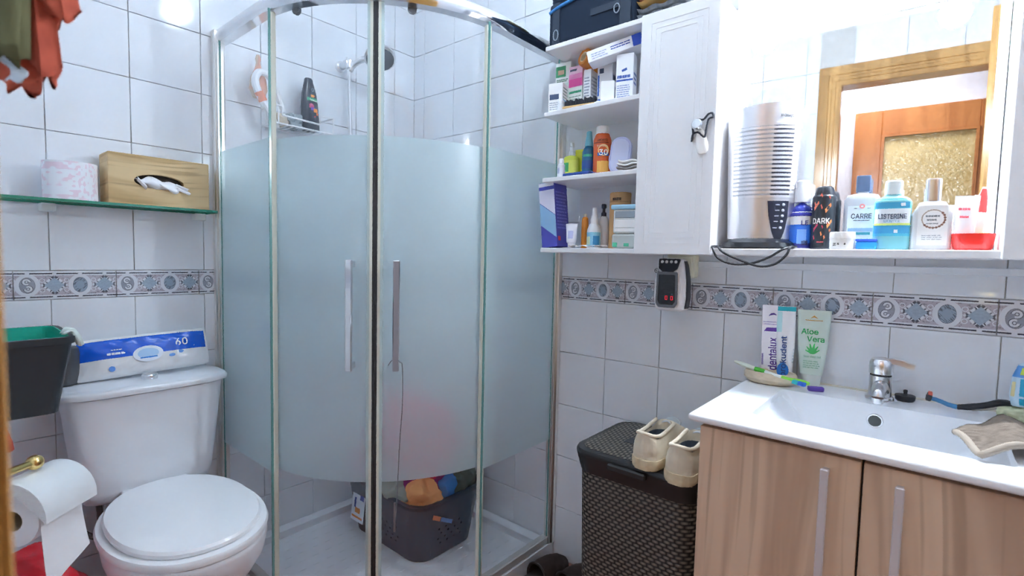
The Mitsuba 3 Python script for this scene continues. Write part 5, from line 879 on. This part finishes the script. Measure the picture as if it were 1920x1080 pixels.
# ------------------------------------------------------------------ toilet
wc = thing('toilet', 'white close coupled toilet with closed seat lid against the left wall', 'toilet'); a = LW(1.117, 0, 0)
part(wc, 'bowl', at(a, cat(oval([(.001, .115, .205, 0, .37), (.02, .118, .21, 0, .37), (.12, .098, .17, 0, .36), (.22, .112, .185, 0, .38), (.30, .150, .225, 0, .42), (.36, .172, .248, 0, .44), (.405, .178, .256, 0, .444), (.417, .172, .25, 0, .444)], 2.25, 56), rbox(-.10, .10, .22, .412, .03, .30, .03))), CERAMIC, 40)
part(wc, 'cistern', at(a, oval([(.412, .145, .060, 0, .10), (.422, .162, .074, 0, .10), (.45, .170, .080, 0, .102), (.60, .187, .086, 0, .104), (.730, .200, .090, 0, .106)], 5, 64)), CERAMIC, 40)
part(wc, 'cistern_lid', at(a, oval([(.7305, .206, .094, 0, .108), (.734, .216, .100, 0, .109), (.746, .217, .102, 0, .11), (.754, .211, .096, 0, .108), (.757, .190, .078, 0, .105), (.758, .1, .04, 0, .104)], 4.2, 64)), CERAMIC, 40)
part(wc, 'flush_button', at(LW(1.112, .135, .757), lathe([(.020, -.002), (.021, .004), (.021, .012), (.018, .016), (.0, .0175)], 32)), CHROME)
seat = [(.419, .178, .252), (.4195, .184, .260), (.430, .186, .262), (.4375, .182, .258)]
part(wc, 'seat', at(a, oval([(v, w, b, 0, .437) for v, w, b in seat], 2.15, 64)), M('#eef1f4', .12), 40)
lidp = [(.4385, .160, .236), (.440, .166, .243), (.450, .168, .245), (.4565, .163, .240), (.4585, .13, .2), (.4592, .06, .1)]
part(wc, 'seat_lid', at(a, oval([(v, w, b, 0, .432) for v, w, b in lidp], 2.2, 64)), M('#f2f5f8', .10), 40)
part(wc, 'hinge', at(a, cat(rbox(-.085, -.055, .425, .45, .18, .21, .006))), M('#e8ebee', .2)); part(wc, 'hinge', at(a, rbox(.055, .085, .425, .45, .18, .21, .006)), M('#e8ebee', .2))
one('supply_hose', tube([(1.292, .004, .335), (1.280, .03, .318), (1.262, .07, .303), (1.243, .105, .302), (1.236, .11, .34), (1.238, .105, .4105)], .008, 10, 6), M('#5b5550', .35, .5), 'dark braided water hose between the wall and the toilet cistern', 'hose')
# wet wipes on the cistern
wp = thing('wipes_pack', 'white and blue plastic pack of 60 wipes leaning on top of the toilet cistern', 'wipes pack')
wA = LW(1.106, .074, .8255, -2, 2.0, -16) @ rotm(0, -90, 0)
ws = [(-.172, .058, .0015), (-.164, .060, .004), (-.154, .060, .012), (-.128, .061, .025), (-.08, .061, .031), (0, .061, .032), (.08, .061, .031), (.128, .061, .025), (.154, .060, .012), (.164, .060, .004), (.172, .058, .0015)]
def crinkle(m): v = m.vertices.copy(); d = (meshkit.fbm(v*38, 3, 4)-.5)*.011; v[:, 2] += d*np.clip(1, 0, 1); m.vertices = v; return m
wb = oval(ws, 2.6, 60); rings = []
wf = loft([np.c_[sel(np.interp(v, [s[0] for s in ws], [s[1] for s in ws]), np.interp(v, [s[0] for s in ws], [s[2] for s in ws]), 2.6, 60)[:, 0], np.full(60, v), sel(np.interp(v, [s[0] for s in ws], [s[1] for s in ws]), np.interp(v, [s[0] for s in ws], [s[2] for s in ws]), 2.6, 60)[:, 1]] for v in np.linspace(-.172, .172, 60)])
part(wp, 'pouch', at(wA, crinkle(wf)), M('#e9ecef', .22), True)
def wpatch(v0, v1, a0, a1, off): return at(wA, crinkle(patch(ws, 2.6, v0, v1, a0, a1, off, 40, 20)))
part(wp, 'blue_band', wpatch(-.163, .166, -52, 2, .0009), M('#1558c8', .25), True)
part(wp, 'reseal_label', at(LW(1.106, .074, .8255, -2, 2.0, -16), mv(ext(affinity.scale(Point(.0, -.004).buffer(.020, 24), 1.75, 1.0).buffer(.004), .0012), 0, 0, .0335)), M('#dfe9f6', .3), False)
part(wp, 'reseal_label', at(LW(1.106, .074, .8255, -2, 2.0, -16), mv(ext(affinity.scale(Point(.0, -.003).buffer(.0155, 24), 1.75, 1.0), .0012), 0, 0, .0342)), M('#a9cdf0', .3), False)
wt = LW(1.106, .074, .8255, -2, 2.0, -16)
part(wp, 'label_edge', at(wt, bx(-.022, .022, -.0175, -.0135, .0355, .0362)), M('#2f7fd0', .3), False)
part(wp, 'lettering', at(wt, text('60', .021, .092, .021, .0315, True)), M('#f2f6fb', .4), False)
WT = wt @ frame((0, .0505, .0215), (1, 0, 0), (0, .62, -.78), (0, .78, .62)); part(wp, 'print', at(WT, cat(lines(-.04, .03, .001, .013, 1, .0, .75, seed=61), lines(-.04, .03, -.006, -.002, 1, 0, .6, seed=62))), M('#3f6fc4', .4), False); part(wp, 'lettering', at(WT, text('60', .012, .085, .004, -.001, True)), M('#3f6fc4', .4), False)
part(wp, 'print', at(wt, cat(lines(-.10, -.048, .005, .014, 1, .0325, .7, seed=63), lines(-.09, -.06, .018, .023, 1, .0325, .5, seed=64))), M('#e8f0fa', .4), False); part(wp, 'emblem', at(wt, ext(Point(-.092, -.036).buffer(.008), .0006, .0305)), M('#4f86cf', .4), False)
for q, (u, v) in enumerate(((.062, -.006), (.086, .002))): part(wp, 'emblem', at(wt, ext(affinity.scale(Point(u, v-.012).buffer(.007), 1.2, .7), .0006, .0315)), M('#5f93d6', .4), False)
one('grey_canister', at(LW(1.296, .06, .7585), lathe([(.027, 0), (.032, .004), (.034, .03), (.034, .085), (.030, .105), (.024, .110), (0, .111)], 36)), M('#4d4f52', .35, .4), 'dark grey round canister standing on the left end of the cistern beside the wipes', 'canister')
# waste bin hung on the back wall, with green liner
bn = thing('waste_bin', 'black plastic bin with a green bag liner hanging at the left of the toilet', 'bin')
cx, cy = 1.425, .272
o_ = loft([rrect(cx, cy, .072, .098, .02, .758, 8), rrect(cx, cy, .098, .126, .025, .925, 8), rrect(cx, cy, .103, .131, .027, .926, 8), rrect(cx, cy, .104, .132, .027, .942, 8)])
i_ = loft([rrect(cx, cy, .068, .094, .018, .763, 8), rrect(cx, cy, .096, .124, .024, .95, 8)])
part(bn, 'body', tm(man(o_)-man(i_)), M('#23282b', .4), 30)
li = loft([rrect(cx, cy, .0665, .092, .018, .7635, 8), rrect(cx, cy, .094, .122, .024, .9425, 8)]); lo = loft([rrect(cx, cy, .065, .090, .017, .766, 8), rrect(cx, cy, .0935, .1215, .024, .96, 8)])
fabric('mat_green_bag', '#1f9c84', .0025, .35)
part(bn, 'liner', tm(man(li)-man(lo)), 'mat_green_bag', 30)
part(bn, 'liner_fold', grid(lambda s, q: np.stack([1.340-.03*s+.006*np.sin(8*q), .385-.03*q+.004*np.sin(9*s), .946+.020*np.sin(math.pi*s)*(.6+.4*q)-.03*s*s], -1), 12, 10, .002), M('#d3ded8', .4), True)
part(bn, 'bracket', cat(bx(1.46, W-.0005, .25, .275, .733, .757, .003)), M('#6f7276', .35, .4), False)
one('red_strap', tube([(1.455, .372, .7565), (1.452, .388, .735), (1.447, .392, .712), (1.44, .39, .695)], [.008, .011, .012, .007], 8, 4), M('#a8322a', .6), 'red strap dangling under the black bin', 'strap')
# paper holder
ax = np.array([-.75, -.66, 0]); ax /= np.linalg.norm(ax); bxv = np.array([-ax[1]*-1, ax[0]*-1, 0]); bxv = np.array([-.66, .75, 0]); bxv /= np.linalg.norm(bxv)
N0 = np.array([1.456, .552, .596]); hA = frame(N0, bxv, ax, (0, 0, 1))     # u = towards the room, v = along the axis, w = up
if np.linalg.det(hA[:3, :3]) < 0: pass
def fix(m): return m
ph = thing('paper_holder', 'brass and white toilet paper holder on the back wall beside the doorway', 'paper holder')
def cyls(r, v0, v1, n=40): return lathe([(r, v0), (r, v1)], n)
def prop(m):
    m = at(hA, m)
    if m.volume < 0: m.invert()
    return m
fl_ = []
for v in (-.006, .122):
    P = [(r*math.cos(q), v, .006+r*math.sin(q)) for r, rng in ((.0745, np.linspace(-.10, 2.6, 26)), (.0725, np.linspace(2.6, -.10, 26))) for q in rng]; fl_.append(np.array(P))
part(ph, 'cover_flap', prop(loft(fl_)), M('#e6ecef', .15), 40)
part(ph, 'arm', tube([N0+ax*.055+np.array([0, 0, .100]), N0+np.array([0, 0, .103])-ax*.02, N0+np.array([0.03, .03, .10])-ax*.05, (1.538, .76, .70)], .0075, 12, 5), BRASS); tip = N0+ax*.02+np.array([0, 0, .100])
bp = tip+bxv*.0
part(ph, 'finial', at(frame(N0+ax*.055+np.array([0, 0, .100]), (1, 0, 0), (0, 1, 0), (0, 0, 1)), trimesh.creation.icosphere(3, .0155)), BRASS)
part(ph, 'wall_plate', bx(1.537, W-.0005, .73, .79, .67, .73, .003), BRASS, False)
part(ph, 'spindle', prop(cyls(.008, .03, .125, 16)), BRASS)
tp2 = thing('toilet_roll', 'white toilet paper roll with a hanging sheet in the brass holder', 'toilet roll')
rl = man(cyls(.0545, 0, .105, 48))
if rl.volume() < 0: c0 = cyls(.0545, 0, .105, 48); c0.invert(); rl = man(c0)
def mc(r, v0, v1): 
    c0 = cyls(r, v0, v1, 32)
    if c0.volume < 0: c0.invert()
    return man(c0)
fabric('mat_paper', '#eef0f3', .0006, .9)
part(tp2, 'paper', prop(tm(mc(.0545, 0, .105)-mc(.0215, -.1, .2))), 'mat_paper', 30); part(tp2, 'core', prop(tm(mc(.0213, .001, .104)-mc(.0195, -.1, .2))), M('#8c7d68', .8), 30)
part(tp2, 'sheet', at(hA, grid(lambda s, q: np.stack([.0555+.012*s*s+.002*np.sin(5*q+3*s), .001+.103*q, .0-.150*s+.045*q*s], -1), 14, 8, .0008)), 'mat_paper', True)
one('red_bag', blob((1.415, .40, .215), (.105, .14, .225), 41, .22, 9, 5, .001), M('#c0202a', .3), 'red plastic bag standing on the floor below the toilet paper holder', 'bag', None, True)
# glass shelf with roll and tissue box
gs = thing('glass_shelf', 'glass shelf with green edge on the tiled wall above the toilet', 'shelf')
gp_ = Polygon(list(sbox(.905, .003, 1.52, .135).exterior.coords)).buffer(-.03).buffer(.03, quad_segs=8).union(sbox(.905, .003, 1.52, .1))
g2 = trimesh.creation.extrude_polygon(gp_, .0001, engine='earcut'); top = g2.submesh([np.where(g2.face_normals[:, 2] > .5)[0]], append=True); top.apply_translation((0, 0, 1.2815))
part(gs, 'plate', top, 'mat_glass', False)
ed = trimesh.creation.extrude_polygon(gp_.difference(gp_.buffer(-.0025)), .0075, engine='earcut'); ed.apply_translation((0, 0, 1.2755)); part(gs, 'edge', ed, M('#2f7d68', .1), False)
for x in (.935, 1.317): part(gs, 'bracket', rbox(x-.017, x+.017, .001, .045, 1.252, 1.2752, .004), M('#e3e7e4', .3))
bo = thing('tissue_box', 'wooden tissue box with an oval slot on the glass shelf', 'tissue box'); tA = LW(1.066, .066, 1.2835)
slot = affinity.scale(Point(-.004, .073).buffer(.026, 24), 2.5, .85)
bd = man(bx(-.131, .133, 0, .148, -.05, .05, .0015))-man(ext(slot, .03, .03))
part(bo, 'body', at(tA, tm(bd)), 'mat_box_wood', False)
part(bo, 'slot_inside', at(tA, ext(slot.buffer(-.0005), .001, .0302)), M('#2b251f', .8), False)
def tis(s, q):
    u = -.062+.122*s; f = np.sin(math.pi*s)**.5
    return np.stack([u+.006*np.sin(9*q), .066+.030*(q-.5)*1.1*f+.008*np.cos(3*s)+.005*np.sin(14*s+4*q)-.004*s, .040+.022*np.sin(math.pi*q)*f+.004*np.sin(17*s+6*q)+.008*(1-f)*q], -1)
part(bo, 'tissue', at(tA, grid(tis, 40, 16, .0015)), M('#eef1f6', .7), True)
part(bo, 'tissue', at(tA, grid(lambda s, q: np.stack([.040+.03*s+.004*np.sin(6*q), .064-.014*s+.018*(q-.5), .052+.014*s+.004*np.sin(8*q)], -1), 10, 8, .0015)), M('#eef1f6', .7), True); part(bo, 'tissue', at(tA, grid(lambda s, q: np.stack([-.062+.022*s, .078-.024*s+.012*(q-.5), .050+.012*np.sin(3*q)], -1), 10, 8, .0015)), M('#eef1f6', .7), True)
rp = PROC('mat_roll_print', lambda p, n, uv: mix(lin('#eff0f5'), lin('#e8b6c8'), smoothstep(.58, .72, noise((p.x+p.y)*150, p.z*150, 1.0))*.4), .9, .1)
r2 = thing('toilet_roll', 'spare toilet paper roll with pale pink print on the glass shelf', 'toilet roll')
part(r2, 'paper', at(LW(1.273, .072, 1.2837), tm(mc(.060, 0, .104)-mc(.021, -.1, .2))), rp, 30); part(r2, 'core', at(LW(1.273, .072, 1.2837), tm(mc(.0208, .001, .103)-mc(.019, -.1, .2))), M('#8c7d68', .8), 30)
# garments hanging by the doorway
G0 = CAM+.56*(_f+(60-960)/FPX*(math.cos(_roll)*_r+math.sin(_roll)*_u)+540/FPX*_up); gu = np.array([-.77, .64, 0]); gu /= np.linalg.norm(gu); gw = np.array([.64, .77, 0]); gw /= np.linalg.norm(gw)
gA = frame(G0, gu, (0, 0, 1), gw); PXM = .56/FPX
def hang(cu, wd, th, bot, top, seed, wv=.006, taper=.35):
    R = []; n = 40
    for k in np.linspace(0, 1, 26):
        v = bot+(top-bot)*k; t = np.arange(n)*2*np.pi/n; sc = 1-taper*k
        ru = wd*sc*np.sign(np.cos(t))*np.abs(np.cos(t))**.8+wv*np.sin(3*t+seed+2*k); rw = th*np.sin(t)*(1-.2*k)+wv*np.sin(4*t+seed*2)*.7+wv*.3*np.sin(6*t+seed+5*k)
        edge = .010*np.sin(2*t+seed)*(k < .02)
        R.append(np.stack([cu*(1-.5*k)+ru+.004*np.sin(6*k+seed), np.full(n, v)+edge+.003*np.sin(5*t+seed), rw], 1))
    return at(gA, loft(R))
fabric('mat_salmon', lambda p, n, uv: mix(lin('#7c3029'), lin('#d9735a'), fbm(p.x*45, p.y*45, p.z*25, 3)), .001); fabric('mat_olive', lambda p, n, uv: mix(lin('#4b4c36'), lin('#6b6c4e'), fbm(p.x*40, p.y*40, p.z*20, 3)), .001)
g1 = thing('hanging_garment', 'salmon red garment hanging beside the doorway, in the upper left foreground', 'clothing')
px = lambda x: (x-60)*PXM
part(g1, 'fold', hang(px(32), 32*PXM, .014, -160*PXM, .25, 1), 'mat_salmon', True); part(g1, 'fold', hang(px(76), 17*PXM, .013, -136*PXM, .25, 2, .004), 'mat_salmon', True); part(g1, 'fold', hang(px(104), 27*PXM, .010, -26*PXM, .25, 3, .004), 'mat_salmon', True)
part(g1, 'trim', at(gA, grid(lambda s, q: np.stack([px(38+26*q)+.008*np.sin(7*s), (-162+62*s)*PXM+.002*np.sin(6*q), .023+.003*np.sin(9*s)], -1), 14, 6, .002)), M('#b9c6d2', .7), True)
g2_ = thing('hanging_garment', 'olive green garment hanging in front of the salmon one at the left edge', 'clothing')
part(g2_, 'fold', at(np.eye(4), mv(hang(px(54), 30*PXM, .012, -122*PXM, .25, 5), *(gw*.032))), 'mat_olive', True)
hk = thing('wall_hook', 'metal wall hook carrying the hanging garments beside the doorway', 'hook')
hp = (gA @ np.array([0, .24, 0, 1]))[:3]
part(hk, 'arm', tube([hp+np.array([-.004, 0, .012]), hp+np.array([.02, 0, -.004]), (W-.006, hp[1], hp[2]+.0)], .006, 10, 4), CHROME); part(hk, 'plate', bx(W-.008, W-.0005, hp[1]-.015, hp[1]+.015, hp[2]-.03, hp[2]+.03, .002), CHROME, False)
